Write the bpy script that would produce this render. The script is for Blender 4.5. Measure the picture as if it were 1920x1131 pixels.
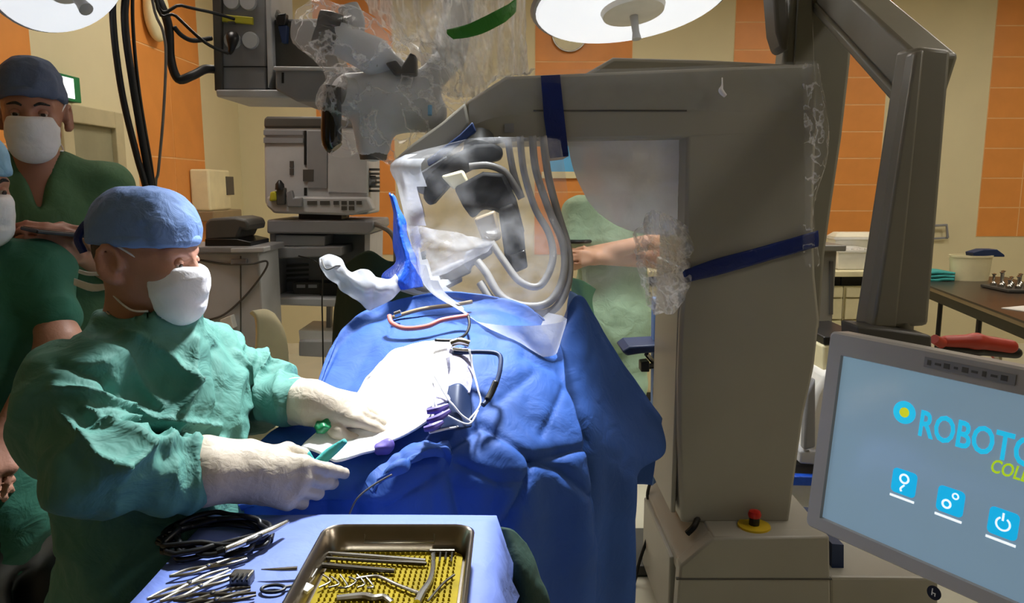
import bpy, bmesh, math, random
import numpy as np
from mathutils import Vector, Matrix, Euler, Quaternion

for o in list(bpy.data.objects): bpy.data.objects.remove(o)
S = bpy.context.scene
COL = S.collection
random.seed(3)
PI = math.pi

# ------------------------------------------------------------------ camera, world, exposure
F = 1400.0; W, H = 1920, 1131
TH = math.atan(215 / F); CT, ST = math.cos(TH), math.sin(TH)
CZ = 1.58
cam = bpy.data.cameras.new('camera'); cam_o = bpy.data.objects.new('camera', cam); COL.objects.link(cam_o)
cam.sensor_width = 36; cam.lens = 36 * F / W; cam.clip_start = .02
cam_o.location = (0, 0, CZ); cam_o.rotation_euler = (PI / 2 - TH, 0, 0)
S.camera = cam_o
wd = bpy.data.worlds.new('world'); S.world = wd; wd.use_nodes = True
wd.node_tree.nodes['Background'].inputs[0].default_value = (.75, .8, .9, 1)
wd.node_tree.nodes['Background'].inputs[1].default_value = 0
S.view_settings.view_transform = 'Standard'; S.view_settings.look = 'None'
S.view_settings.exposure = 0.0; S.view_settings.gamma = 1; S.view_settings.use_curve_mapping = False
CEIL_POWER = 19.0; SPOT_POWER = 420.0

def ray(px, py):
    u = (px - W / 2) / F; v = (H / 2 - py) / F
    return Vector((u, CT + v * ST, -ST + v * CT))
def P(px, py, Y):                       # pixel seen at distance Y
    r = ray(px, py); return Vector((0, 0, CZ)) + r * (Y / r.y)
def PZ(px, py, z):                      # pixel on the level z
    r = ray(px, py); return Vector((0, 0, CZ)) + r * ((z - CZ) / r.z)
def PX(px, py, x):                      # pixel on a wall at x
    r = ray(px, py); return Vector((0, 0, CZ)) + r * (x / r.x)
def PL(px, py, p0, n):                  # pixel on a plane
    r = ray(px, py); o = Vector((0, 0, CZ)); return o + r * ((p0 - o).dot(n) / r.dot(n))

# ------------------------------------------------------------------ materials
def lin(c):
    if isinstance(c, str): c = [int(c[i:i + 2], 16) for i in (0, 2, 4)]
    return tuple(((x / 255) / 12.92 if x / 255 <= .04045 else ((x / 255 + .055) / 1.055) ** 2.4) for x in c) + (1,)
def mat(name, col, rough=.5, metal=0, var=.08, scale=8, bump=0, bscale=40, spec=.5, emit=0, ecol=None, stretch=(1, 1, 1), sheen=0, sss=0):
    m = bpy.data.materials.new(name); m.use_nodes = True; nt = m.node_tree; b = nt.nodes['Principled BSDF']
    c = lin(col)
    tc = nt.nodes.new('ShaderNodeTexCoord'); mp = nt.nodes.new('ShaderNodeMapping'); mp.inputs['Scale'].default_value = stretch
    nt.links.new(tc.outputs['Object'], mp.inputs['Vector'])
    nz = nt.nodes.new('ShaderNodeTexNoise'); nz.inputs['Scale'].default_value = scale; nz.inputs['Detail'].default_value = 5
    nt.links.new(mp.outputs[0], nz.inputs['Vector'])
    rp = nt.nodes.new('ShaderNodeValToRGB')
    rp.color_ramp.elements[0].position = .3; rp.color_ramp.elements[1].position = .7
    rp.color_ramp.elements[0].color = tuple(x * (1 - var) for x in c[:3]) + (1,)
    rp.color_ramp.elements[1].color = tuple(min(1, x * (1 + var)) for x in c[:3]) + (1,)
    nt.links.new(nz.outputs['Fac'], rp.inputs[0]); nt.links.new(rp.outputs[0], b.inputs['Base Color'])
    b.inputs['Roughness'].default_value = rough; b.inputs['Metallic'].default_value = metal
    b.inputs['Specular IOR Level'].default_value = spec
    if sheen: b.inputs['Sheen Weight'].default_value = sheen
    if sss:
        b.inputs['Subsurface Weight'].default_value = sss; b.inputs['Subsurface Radius'].default_value = (.01, .004, .002)
    if bump:
        n2 = nt.nodes.new('ShaderNodeTexNoise'); n2.inputs['Scale'].default_value = bscale; n2.inputs['Detail'].default_value = 4
        n2.inputs['Distortion'].default_value = .6
        nt.links.new(mp.outputs[0], n2.inputs['Vector'])
        bp = nt.nodes.new('ShaderNodeBump'); bp.inputs['Strength'].default_value = bump; bp.inputs['Distance'].default_value = .02
        nt.links.new(n2.outputs['Fac'], bp.inputs['Height']); nt.links.new(bp.outputs[0], b.inputs['Normal'])
    if emit:
        b.inputs['Emission Color'].default_value = lin(ecol or col); b.inputs['Emission Strength'].default_value = emit
    return m
def plastic(name, lo, hi, col='d8dce0', scale=6, rough=.12, bump=.6, stretch=(1, 1, 1), tint=(1, 1, 1), thin=.12, trans=.5):
    """clear sheet plastic: see-through, whiter along its creases"""
    m = bpy.data.materials.new(name); m.use_nodes = True; nt = m.node_tree; b = nt.nodes['Principled BSDF']
    out = nt.nodes['Material Output']
    b.inputs['Base Color'].default_value = lin(col); b.inputs['Roughness'].default_value = rough
    b.inputs['Specular IOR Level'].default_value = .9
    tc = nt.nodes.new('ShaderNodeTexCoord'); mp = nt.nodes.new('ShaderNodeMapping'); mp.inputs['Scale'].default_value = stretch
    nt.links.new(tc.outputs['Object'], mp.inputs['Vector'])
    nz = nt.nodes.new('ShaderNodeTexNoise'); nz.inputs['Scale'].default_value = scale; nz.inputs['Detail'].default_value = 6
    nz.inputs['Distortion'].default_value = .25
    nt.links.new(mp.outputs[0], nz.inputs['Vector'])
    rp = nt.nodes.new('ShaderNodeValToRGB'); e = rp.color_ramp.elements
    e[0].position = .5 - thin; e[0].color = (lo, lo, lo, 1); e[1].position = .5; e[1].color = (hi, hi, hi, 1)
    k = e.new(.5 + thin); k.color = (lo, lo, lo, 1)
    nt.links.new(nz.outputs['Fac'], rp.inputs[0])
    bp = nt.nodes.new('ShaderNodeBump'); bp.inputs['Strength'].default_value = bump; bp.inputs['Distance'].default_value = .02
    nt.links.new(nz.outputs['Fac'], bp.inputs['Height']); nt.links.new(bp.outputs[0], b.inputs['Normal'])
    tl = nt.nodes.new('ShaderNodeBsdfTranslucent'); tl.inputs[0].default_value = lin(col); nt.links.new(bp.outputs[0], tl.inputs['Normal'])
    m2 = nt.nodes.new('ShaderNodeMixShader'); m2.inputs[0].default_value = trans
    nt.links.new(b.outputs[0], m2.inputs[1]); nt.links.new(tl.outputs[0], m2.inputs[2])
    tr = nt.nodes.new('ShaderNodeBsdfTransparent'); tr.inputs[0].default_value = tint + (1,)
    mx = nt.nodes.new('ShaderNodeMixShader')
    nt.links.new(rp.outputs[0], mx.inputs[0]); nt.links.new(tr.outputs[0], mx.inputs[1]); nt.links.new(m2.outputs[0], mx.inputs[2])
    nt.links.new(mx.outputs[0], out.inputs['Surface'])
    return m

M = {}
def mk(k, *a, **kw): M[k] = mat(k, *a, **kw)
mk('beige', 'd4caa4', .75, var=.03, scale=3)
mk('orange', 'd98d42', .45, var=.06, scale=5)
mk('grout', 'e6b780', .8)
mk('trim', 'e3dcc4', .6)
mk('floor', 'cfcbb6', .35, var=.05, scale=4)
mk('ceil', 'd9d4c4', .8)
mk('doorc', '8e8a6e', .6)
mk('doorframe', 'b5ab88', .6)
mk('robot', '98958a', .42, var=.04, scale=4)
mk('mast', '7c7a70', .4, var=.04)
mk('post', '77746a', .4, var=.04)
mk('blue_tape', '0a2468', .35, bump=.3, bscale=30)
mk('blue_wrap', '1a55cf', .4, bump=.4, bscale=25)
mk('drape', '224f9c', .7, var=.1, scale=5, bump=.35, bscale=14)
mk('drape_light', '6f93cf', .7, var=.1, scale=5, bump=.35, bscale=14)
mk('table_cloth', '667abf', .65, var=.06, scale=5, bump=.25, bscale=14)
mk('towel', 'f4f2f2', .8, bump=.3, bscale=40)
mk('lavender', 'b8b6d6', .8, bump=.3, bscale=40)
mk('purple', '5d4fa0', .5)
mk('gown', '4c8277', .75, var=.08, scale=7, bump=.8, bscale=13)
mk('scrub', '4d7350', .8, var=.08, scale=7, bump=.3, bscale=18)
mk('scrub2', '2f6b57', .8, var=.08, scale=7, bump=.3, bscale=18)
mk('scrub3', 'a3bfa0', .8, var=.08, scale=9, bump=.4, bscale=20)
mk('cap_blue', '6d8cc4', .75, var=.06, bump=.35, bscale=30)
mk('cap_dark', '596683', .75, var=.06, bump=.3, bscale=30)
mk('cap_light', '8db9d8', .75, var=.06, bump=.3, bscale=30)
mk('mask', 'eceaee', .8, bump=.15, bscale=40)
mk('skin', 'b5836e', .5, var=.08, scale=14, sss=.1, bump=.08, bscale=120)
mk('skin_dark', 'a87560', .5, var=.08, scale=14, sss=.1)
mk('skin_pale', 'cf9f80', .5, var=.06, scale=14, sss=.1)
mk('hair', '1c1714', .6, bump=.5, bscale=150, stretch=(1, 1, .2))
mk('hair_grey', '4a3c34', .6, bump=.5, bscale=150)
mk('glove', 'b8ab98', .6, var=.06, bump=.2, bscale=45)
mk('eye_white', 'b0a79c', .2)
mk('iris', '2a1a10', .2)
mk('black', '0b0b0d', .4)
mk('arm_black', '060607', .6, spec=.15)
mk('black_gloss', '08080a', .15)
mk('rubber', '101318', .5)
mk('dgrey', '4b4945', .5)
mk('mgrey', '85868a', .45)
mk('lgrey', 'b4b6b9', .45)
mk('white', 'e4e3dd', .5)
mk('cream', 'e2d9b0', .55)
mk('steel', 'b9b6ae', .25, metal=1)
mk('steel_dark', '6c6860', .3, metal=1)
mk('tray', '9c9284', .28, metal=1, var=.1)
mk('mat_yellow', '8c7a04', .7, var=.2, scale=30, spec=.15)
mk('wood_dark', '3a3028', .3, var=.15, scale=6, stretch=(1, 6, 1))
mk('wood_edge', '8b7a5e', .4)
mk('red', 'a8321f', .45)
mk('red_btn', 'b01208', .3)
mk('yellow', 'c2a413', .5)
mk('ylabel', 'b6b02c', .5)
mk('green', '2c7a1c', .6, bump=.3, bscale=30)
mk('green_sign', '0f7a4a', .4)
mk('dkgreen', '1d3a30', .8, bump=.35, bscale=14)
mk('mint', '8fcfae', .8, bump=.3, bscale=20)
mk('leaf', '2f6a25', .6)
mk('teal', '3aa3a0', .8, bump=.3, bscale=30)
mk('pink_tube', 'd4746a', .35)
mk('white_tube', 'dcdce2', .35)
mk('navy', '0f2a55', .5)
mk('skyblue', '5fb0e8', .6)
mk('hose', '7a7772', .45)
mk('micro', 'c3c8d0', .4)
mk('screen', '6d8799', .12, var=.05, scale=2, emit=.62, ecol='7b94a6')
mk('icon', '12a6d8', .3, emit=.85)
mk('icon_white', 'eef4f6', .3, emit=.85)
mk('logo_cyan', '1fb4dc', .3, emit=.85)
mk('logo_lime', 'b6dc1a', .3, emit=.6)
mk('logo_yel', 'd6dc1a', .3, emit=.6)
mk('bezel', 'aaa8a6', .4, var=.03)
mk('lampglow', 'eef3fb', .4, emit=.8)
mk('ceilglow', 'fff7ec', .4, emit=CEIL_POWER)
mk('lamp_shell', 'c9ccd4', .35)
mk('clock_face', 'cfc9a8', .5)
M['clear'] = plastic('clear', .07, .5, col='f2f4f8', scale=15, thin=.04)
M['clear_soft'] = plastic('clear_soft', .06, .22, scale=4)
M['crumple'] = plastic('crumple', .3, .75, col='f0f0f4', scale=22, bump=.8, thin=.07)
M['micro_cover'] = plastic('micro_cover', .13, .55, col='f2f4f8', scale=9, bump=.3, thin=.03, rough=.08)
M['milky'] = plastic('milky', .9, .97, col='f2f4fc', scale=4, rough=.25, trans=.2)
M['bag_white'] = plastic('bag_white', .62, .9, col='d2d4da', scale=5, rough=.22)
M['bag'] = plastic('bag', .035, .2, col='e2e2e4', scale=5, rough=.12)
M['flap'] = plastic('flap', .22, .5, col='e2e2e4', scale=7, rough=.15)
M['pleat'] = plastic('pleat', .35, .85, col='dcdad6', scale=8, stretch=(3, 3, .2), thin=.09)

# ------------------------------------------------------------------ objects
def thing(name, label, cat, loc=(0, 0, 0), group=None):
    o = bpy.data.objects.new(name, None); COL.objects.link(o); o.location = loc; o.empty_display_size = .05
    o['label'] = label; o['category'] = cat
    if group: o['group'] = group
    return o
def tag(o, label, cat, group=None):
    o['label'] = label; o['category'] = cat
    if group: o['group'] = group
    return o
def obj(name, me, m, parent=None, label=None):
    o = bpy.data.objects.new(name, me); COL.objects.link(o)
    if m is not None:
        me.materials.clear(); me.materials.append(M[m] if isinstance(m, str) else m)
    if parent is not None:
        o.parent = parent
        if parent.parent is None:
            o.matrix_parent_inverse = Matrix.LocRotScale(parent.location, parent.rotation_euler, parent.scale).inverted()
        else:
            o.matrix_parent_inverse = Matrix.Identity(4)   # parts are meshes in world space, sub-parts follow
    if label: o['label'] = label
    return o
def struct(o): o['kind'] = 'structure'; return o
def bevel(o, w=.006, seg=2):
    b = o.modifiers.new('bevel', 'BEVEL'); b.width = w; b.segments = seg; b.limit_method = 'ANGLE'; b.angle_limit = .6
    return o
def solid(o, t=.002):
    s = o.modifiers.new('solidify', 'SOLIDIFY'); s.thickness = t; s.offset = 0; return o

def crom(pts, n=8, closed=False):
    pts = [np.array(p, float) for p in pts]; out = []
    m = len(pts)
    for i in range(m if closed else m - 1):
        if closed: a, b, c, d = pts[i - 1], pts[i], pts[(i + 1) % m], pts[(i + 2) % m]
        else: a, b, c, d = pts[max(i - 1, 0)], pts[i], pts[i + 1], pts[min(i + 2, m - 1)]
        for k in range(n):
            t = k / n
            out.append(.5 * ((2 * b) + (-a + c) * t + (2 * a - 5 * b + 4 * c - d) * t * t + (-a + 3 * b - 3 * c + d) * t ** 3))
    if not closed: out.append(pts[-1])
    return out

class MB:
    def __init__(s): s.v = []; s.f = []
    def add(s, vs, fs):
        k = len(s.v); s.v += [tuple(x) for x in vs]; s.f += [tuple(i + k for i in f) for f in fs]; return s
    def box(s, c, size, rot=(0, 0, 0), mtx=None):
        R = mtx if mtx is not None else Euler(rot).to_matrix()
        hx, hy, hz = [q / 2 for q in size]; c = Vector(c)
        vs = [c + R @ Vector((x * hx, y * hy, z * hz)) for x in (-1, 1) for y in (-1, 1) for z in (-1, 1)]
        return s.add(vs, [(0, 1, 3, 2), (4, 6, 7, 5), (0, 4, 5, 1), (2, 3, 7, 6), (0, 2, 6, 4), (1, 5, 7, 3)])
    def span(s, x0, x1, y0, y1, z0, z1):
        return s.box(((x0 + x1) / 2, (y0 + y1) / 2, (z0 + z1) / 2), (abs(x1 - x0), abs(y1 - y0), abs(z1 - z0)))
    def prism(s, front, d):              # polygon (3D points) extruded along d
        n = len(front); front = [Vector(p) for p in front]; d = Vector(d)
        nrm = Vector((0, 0, 0))
        for i in range(n): nrm += front[i].cross(front[(i + 1) % n])
        if nrm.dot(d) > 0: front = front[::-1]
        vs = front + [p + d for p in front]
        fs = [tuple(range(n)), tuple(range(2 * n - 1, n - 1, -1))] + [(i, i + n, (i + 1) % n + n, (i + 1) % n)[::-1] for i in range(n)]
        fs = [fs[0], fs[1]] + [f[::-1] for f in [(i, (i + 1) % n, (i + 1) % n + n, i + n) for i in range(n)]]
        return s.add(vs, fs)
    def pp(s, pts, Y, dy):               # pixel polygon on the plane at distance Y, dy thick
        return s.prism([P(x, y, Y) for x, y in pts], (0, dy, 0))
    def tube(s, path, r, seg=8, smooth=6, closed=False, flat=1.0):
        rr = r if isinstance(r, (list, tuple)) else [r] * len(path)
        q = [list(p) + [a] for p, a in zip(path, rr)]
        if smooth > 1 and len(q) > 2: q = crom(q, smooth, closed)
        q = [np.array(p, float) for p in q]; n = len(q)
        up = None; rings = []
        for i in range(n):
            a = q[(i - 1) % n] if closed else q[max(i - 1, 0)]; b = q[(i + 1) % n] if closed else q[min(i + 1, n - 1)]
            t = Vector((b - a)[:3])
            if t.length < 1e-9: t = Vector((0, 0, 1))
            t.normalize()
            if up is None:
                up = Vector((0, 0, 1)) if abs(t.z) < .9 else Vector((1, 0, 0))
            sd = t.cross(up)
            if sd.length < 1e-6: sd = t.orthogonal()
            sd.normalize(); up = sd.cross(t).normalized()
            c = Vector(q[i][:3])
            rings.append([c + (sd * math.cos(2 * PI * k / seg) + up * math.sin(2 * PI * k / seg) * flat) * q[i][3] for k in range(seg)])
        return s.loft(rings, closed)
    def loft(s, rings, closed=False, caps=True):
        n = len(rings); seg = len(rings[0]); vs = [p for r in rings for p in r]; fs = []
        for i in range(n if closed else n - 1):
            j = (i + 1) % n
            for k in range(seg):
                l = (k + 1) % seg
                fs.append((i * seg + k, i * seg + l, j * seg + l, j * seg + k))
        if not closed and caps: fs += [tuple(range(seg))[::-1], tuple((n - 1) * seg + k for k in range(seg))]
        return s.add(vs, fs)
    def lathe(s, prof, c, axis=(0, 0, 1), seg=24):   # prof: (radius, height)
        ax = Vector(axis).normalized(); a = ax.orthogonal().normalized(); b = ax.cross(a); c = Vector(c)
        return s.loft([[c + ax * h + (a * math.cos(2 * PI * k / seg) + b * math.sin(2 * PI * k / seg)) * max(r, 1e-4) for k in range(seg)] for r, h in prof])
    def patch(s, ctrl, nu=6, nv=6, fn=None):
        rows = [crom(r, nu) for r in ctrl]
        cols = [crom([rows[i][j] for i in range(len(rows))], nv) for j in range(len(rows[0]))]
        nc, nr = len(cols), len(cols[0])
        G = np.array(cols)
        if fn is not None:
            du = np.gradient(G, axis=0); dv = np.gradient(G, axis=1); N = np.cross(du, dv)
            N /= np.linalg.norm(N, axis=2, keepdims=True) + 1e-9
            U, V = np.meshgrid(np.linspace(0, 1, nc), np.linspace(0, 1, nr), indexing='ij')
            G = G + N * fn(U, V, G)[..., None]
        vs = G.reshape(-1, 3).tolist()
        fs = [(i * nr + j, (i + 1) * nr + j, (i + 1) * nr + j + 1, i * nr + j + 1) for i in range(nc - 1) for j in range(nr - 1)]
        return s.add(vs, fs)
    def mesh(s, name, smooth=40):
        me = bpy.data.meshes.new(name); me.from_pydata(s.v, [], s.f); me.update()
        bm = bmesh.new(); bm.from_mesh(me); bmesh.ops.recalc_face_normals(bm, faces=bm.faces); bm.to_mesh(me); bm.free()
        if smooth:
            me.polygons.foreach_set('use_smooth', [True] * len(me.polygons))
            if smooth < 180: me.set_sharp_from_angle(angle=math.radians(smooth))
        return me
    def build(s, name, m, parent=None, smooth=40, bev=0, label=None, thick=0):
        o = obj(name, s.mesh(name, smooth), m, parent, label)
        if bev: bevel(o, bev)
        if thick: solid(o, thick)
        return o

# ------------------------------------------------------------------ value noise
_rng = np.random.RandomState(5); _T = _rng.rand(64, 64, 64) * 2 - 1
def noise(p):
    p = np.asarray(p, float); i = np.floor(p).astype(int); f = p - i; f = f * f * (3 - 2 * f); r = 0
    for a in (0, 1):
        for b in (0, 1):
            for c in (0, 1):
                w = (f[..., 0] if a else 1 - f[..., 0]) * (f[..., 1] if b else 1 - f[..., 1]) * (f[..., 2] if c else 1 - f[..., 2])
                r = r + w * _T[(i[..., 0] + a) % 64, (i[..., 1] + b) % 64, (i[..., 2] + c) % 64]
    return r
def ridged(p): return 1 - 2 * np.abs(noise(p))

# ------------------------------------------------------------------ blended volumes -> one smooth skin
def rot_of(x, z=None):
    """matrix with columns x, y, z"""
    x = Vector(x).normalized(); z = Vector(z) if z is not None else Vector((0, 0, 1))
    y = z.cross(x).normalized(); z = x.cross(y)
    return np.array([[x[i], y[i], z[i]] for i in range(3)])
class Blob:
    def __init__(s): s.ops = []
    def cone(s, a, b, ra, rb=None, k=.02, op='u'):
        s.ops.append(('c', np.array(a, float), np.array(b, float), ra, ra if rb is None else rb, k, op)); return s
    def chain(s, pts, rs, k=.02):
        for i in range(len(pts) - 1): s.cone(pts[i], pts[i + 1], rs[i], rs[i + 1], k)
        return s
    def ell(s, c, r, R=None, k=.02, op='u', pw=2):
        s.ops.append(('e', np.array(c, float), np.array(r, float), np.eye(3) if R is None else np.array(R), pw, k, op)); return s
    def cut(s, c, n, k=.004):            # keep the side that n points away from
        s.ops.append(('p', np.array(c, float), np.array(n, float) / np.linalg.norm(n), 0, 0, k, 'i')); return s
    def field(s, q):
        d = np.full(q.shape[:3], 1.0)
        for o in s.ops:
            if o[0] == 'c':
                _, a, b, ra, rb, k, op = o; lo = np.minimum(a, b) - max(ra, rb) - k - .03; hi = np.maximum(a, b) + max(ra, rb) + k + .03
            elif o[0] == 'e':
                _, c, r, R, pw, k, op = o; m = np.abs(R) @ r; lo = c - m - k - .03; hi = c + m + k + .03
            else:
                _, c, n, _, _, k, op = o; e = (q - c) @ n
                h = np.clip(.5 - .5 * (d - e) / k, 0, 1) if k else (e > d) * 1.
                d = d * (1 - h) + e * h + k * h * (1 - h); continue
            sl = tuple(slice(max(0, int((lo[i] - s.o[i]) / s.h)), max(0, int((hi[i] - s.o[i]) / s.h) + 2)) for i in range(3))
            w = q[sl]
            if w.size == 0: continue
            if o[0] == 'c':
                ab = b - a; t = np.clip(((w - a) @ ab) / max(ab @ ab, 1e-9), 0, 1)
                e = np.linalg.norm(w - a - t[..., None] * ab, axis=-1) - (ra + (rb - ra) * t)
            else:
                l = (w - c) @ R
                if pw == 2:
                    k0 = np.linalg.norm(l / r, axis=-1); k1 = np.linalg.norm(l / (r * r), axis=-1); e = k0 * (k0 - 1) / np.maximum(k1, 1e-6)
                else:
                    k0 = (np.abs(l / r) ** pw).sum(-1) ** (1 / pw); e = (k0 - 1) * r.min()
            D = d[sl]
            if op == 'u':
                h = np.clip(.5 + .5 * (D - e) / k, 0, 1); d[sl] = D * (1 - h) + e * h - k * h * (1 - h)
            else:
                h = np.clip(.5 - .5 * (D + e) / k, 0, 1); d[sl] = D * (1 - h) - e * h + k * h * (1 - h)
        return d
    def mesh(s, name, h=.01, disp=None, relax=1):
        lo = np.full(3, 1e9); hi = -lo
        for o in s.ops:
            if o[-1] != 'u': continue
            if o[0] == 'c': m = max(o[3], o[4]); lo = np.minimum(lo, np.minimum(o[1], o[2]) - m); hi = np.maximum(hi, np.maximum(o[1], o[2]) + m)
            elif o[0] == 'e': m = np.abs(o[3]) @ o[2]; lo = np.minimum(lo, o[1] - m); hi = np.maximum(hi, o[1] + m)
        lo -= 3 * h; hi += 3 * h; s.o = lo; s.h = h
        n = np.ceil((hi - lo) / h).astype(int) + 1
        ax = [lo[i] + h * np.arange(n[i]) for i in range(3)]
        q = np.stack(np.meshgrid(*ax, indexing='ij'), -1)
        d = s.field(q); sg = d < 0
        cn = tuple(n - 1); acc = np.zeros(cn + (3,)); cnt = np.zeros(cn)
        def sub(A, o): return A[o[0]:o[0] + cn[0], o[1]:o[1] + cn[1], o[2]:o[2] + cn[2]]
        for axis in range(3):
            oth = [x for x in range(3) if x != axis]
            for a in (0, 1):
                for b in (0, 1):
                    o0 = [0, 0, 0]; o0[oth[0]] = a; o0[oth[1]] = b; o1 = list(o0); o1[axis] = 1
                    d0, d1 = sub(d, o0), sub(d, o1); m = (d0 < 0) != (d1 < 0)
                    t = np.where(m, d0 / np.where(m, d0 - d1, 1), 0)
                    p = np.zeros(cn + (3,)); p[..., axis] = t; p[..., oth[0]] = a; p[..., oth[1]] = b
                    acc += p * m[..., None]; cnt += m
        act = cnt > 0; idx = np.full(cn, -1); idx[act] = np.arange(act.sum())
        ci = np.argwhere(act); v = lo + h * (ci + acc[act] / cnt[act][:, None])
        fs = []
        for axis in range(3):
            a, b = [(1, 2), (2, 0), (0, 1)][axis]
            s0 = [slice(1, -1)] * 3; s1 = [slice(1, -1)] * 3; s0[axis] = slice(0, -1); s1[axis] = slice(1, None)
            A, B = sg[tuple(s0)], sg[tuple(s1)]; off = np.array([1, 1, 1]); off[axis] = 0
            e = np.argwhere(A != B) + off; inside = A[tuple((e - off).T)]
            ea = np.zeros(3, int); ea[a] = 1; eb = np.zeros(3, int); eb[b] = 1
            Q = np.stack([idx[tuple((e - ea - eb).T)], idx[tuple((e - eb).T)], idx[tuple(e.T)], idx[tuple((e - ea).T)]], 1)
            Q[~inside] = Q[~inside][:, ::-1]; fs.append(Q)
        fs = np.concatenate(fs)
        fs = fs[(fs >= 0).all(1)]
        for _ in range(relax):
            A = np.zeros_like(v); C = np.zeros(len(v))
            for i in range(4):
                np.add.at(A, fs[:, i], v[fs[:, (i + 1) % 4]] + v[fs[:, (i - 1) % 4]]); np.add.at(C, fs[:, i], 2)
            v = v * .5 + .5 * A / np.maximum(C, 1)[:, None]
        if disp is not None:
            N = np.zeros_like(v); fn = np.cross(v[fs[:, 2]] - v[fs[:, 0]], v[fs[:, 3]] - v[fs[:, 1]])
            for i in range(4): np.add.at(N, fs[:, i], fn)
            N /= np.linalg.norm(N, axis=1, keepdims=True) + 1e-12
            v = v + N * disp(v)[:, None]
        me = bpy.data.meshes.new(name); me.from_pydata(v.tolist(), [], fs.tolist()); me.update()
        me.polygons.foreach_set('use_smooth', [True] * len(me.polygons))
        return me
    def build(s, name, m, parent=None, h=.01, disp=None, relax=1, label=None):
        return obj(name, s.mesh(name, h, disp, relax), m, parent, label)

# ================================================================== THE ROOM
XL, XR, YB, YF, ZC = -2.5, 6.2, 7.0, -4.5, 3.4
struct(MB().span(XL - .1, XR + .1, YF - .1, YB + .1, -.1, 0).build('floor', 'floor', smooth=0))
struct(MB().span(XL - .1, XR + .1, YF - .1, YB + .1, ZC, ZC + .1).build('ceiling', 'ceil', smooth=0))
wall_back = struct(MB().span(XL - .1, XR + .1, YB, YB + .1, 0, ZC).build('wall_back', 'beige', smooth=0))
wall_left = struct(MB().span(XL - .1, XL, YF, YB, 0, ZC).build('wall_left', 'beige', smooth=0))
struct(MB().span(XR, XR + .1, YF, YB, 0, ZC).build('wall_right', 'beige', smooth=0))
struct(MB().span(XL, XR, YF - .1, YF, 0, ZC).build('wall_front', 'beige', smooth=0))
struct(MB().span(XL, XR, YB - .015, YB, 0, .1).build('baseboard_back', 'trim', smooth=0))
struct(MB().span(XL, XL + .015, YF, YB, 0, .1).build('baseboard_left', 'trim', smooth=0))

def tiles(wall, x0, x1, z0, z1, tw, th, side):
    """orange wall tiles with recessed joints"""
    nx = max(1, round((x1 - x0) / tw)); nz = max(1, round((z1 - z0) / th)); w = (x1 - x0) / nx; h = (z1 - z0) / nz; g = .011
    bk = MB()
    if side == 'back': bk.span(x0, x1, YB - .004, YB, z0, z1); m0 = MB().box((0, 0, 0), (w - g, .007, h - g)).mesh('wall_tile', 0)
    else: bk.span(XL, XL + .004, x0, x1, z0, z1); m0 = MB().box((0, 0, 0), (.007, w - g, h - g)).mesh('wall_tile', 0)
    bk.build('tile_bed', 'grout', wall, 0)
    for i in range(nx):
        for j in range(nz):
            o = obj('wall_tile', m0, 'orange', wall)
            c = x0 + (i + .5) * w; z = z0 + (j + .5) * h
            o.location = (c, YB - .0035, z) if side == 'back' else (XL + .0035, c, z)
bx = lambda px: P(px, 350, YB).x
tiles(wall_back, bx(598), bx(742), .95, 3.28, .72, .55, 'back')
tiles(wall_back, bx(1002), bx(1180), .95, 3.28, .9, .58, 'back')
tiles(wall_back, bx(1365), bx(1648), 1.12, 3.28, .72, .236, 'back')
tiles(wall_back, bx(1838), bx(1838) + .76, 1.12, 3.28, .38, .27, 'back')
ly = lambda px: PX(px, 350, XL).y
tiles(wall_left, 1.6, ly(80), .3, 3.28, .8, .75, 'left')
tiles(wall_left, ly(262), ly(386), .3, 3.28, .56, .75, 'left')

# door in the left wall
d0, d1 = ly(128), ly(208); dz = PX(165, 236, XL).z
door = struct(MB().span(XL, XL + .03, d0, d1, 0, dz).build('door_1', 'doorc', smooth=0))
fr = MB().span(XL, XL + .06, d0 - .1, d0, 0, dz + .1).span(XL, XL + .06, d1, d1 + .1, 0, dz + .1).span(XL, XL + .06, d0, d1, dz, dz + .1)
fr.build('door_frame', 'doorframe', door, 0, bev=.005)
MB().tube([(XL + .03, d1 - .1, 1.05), (XL + .08, d1 - .1, 1.05), (XL + .08, d1 - .22, 1.05)], .01, smooth=1).build('door_handle', 'steel', door)

# blue pin-up on the back wall seen between the beam and the hanging drape
p0, p1 = P(1020, 270, YB - .02), P(1092, 322, YB - .02)
t = thing('wall_board', 'pale blue board mounted on the orange tiled back wall', 'board', (p0.x, YB - .02, p1.z))
MB().span(p0.x, p1.x, YB - .035, YB - .013, p1.z, p0.z).build('panel', 'skyblue', t, 0)
MB().span(p0.x - .02, p1.x + .02, YB - .04, YB - .013, p1.z - .06, p1.z).build('ledge', 'cream', t, 0)

# clock
c = P(1068, 63, YB - .03)
t = thing('wall_clock', 'round beige wall clock on the orange tiles', 'clock', c)
MB().lathe([(.0, .017), (.155, .017), (.16, .01), (.16, -.02), (0, -.02)], c, (0, 1, 0), 40).build('case', 'steel_dark', t)
MB().lathe([(.0, -.021), (.148, -.021), (.148, -.024), (0, -.024)], c, (0, 1, 0), 40).build('dial', 'clock_face', t)
MB().tube([c + Vector((0, -.03, 0)), c + Vector((-.08, -.03, .1))], .006, smooth=1).build('minute_hand', 'dgrey', t)
MB().tube([c + Vector((0, -.03, 0)), c + Vector((.075, -.03, .012))], .007, smooth=1).build('hour_hand', 'dgrey', t)

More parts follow.
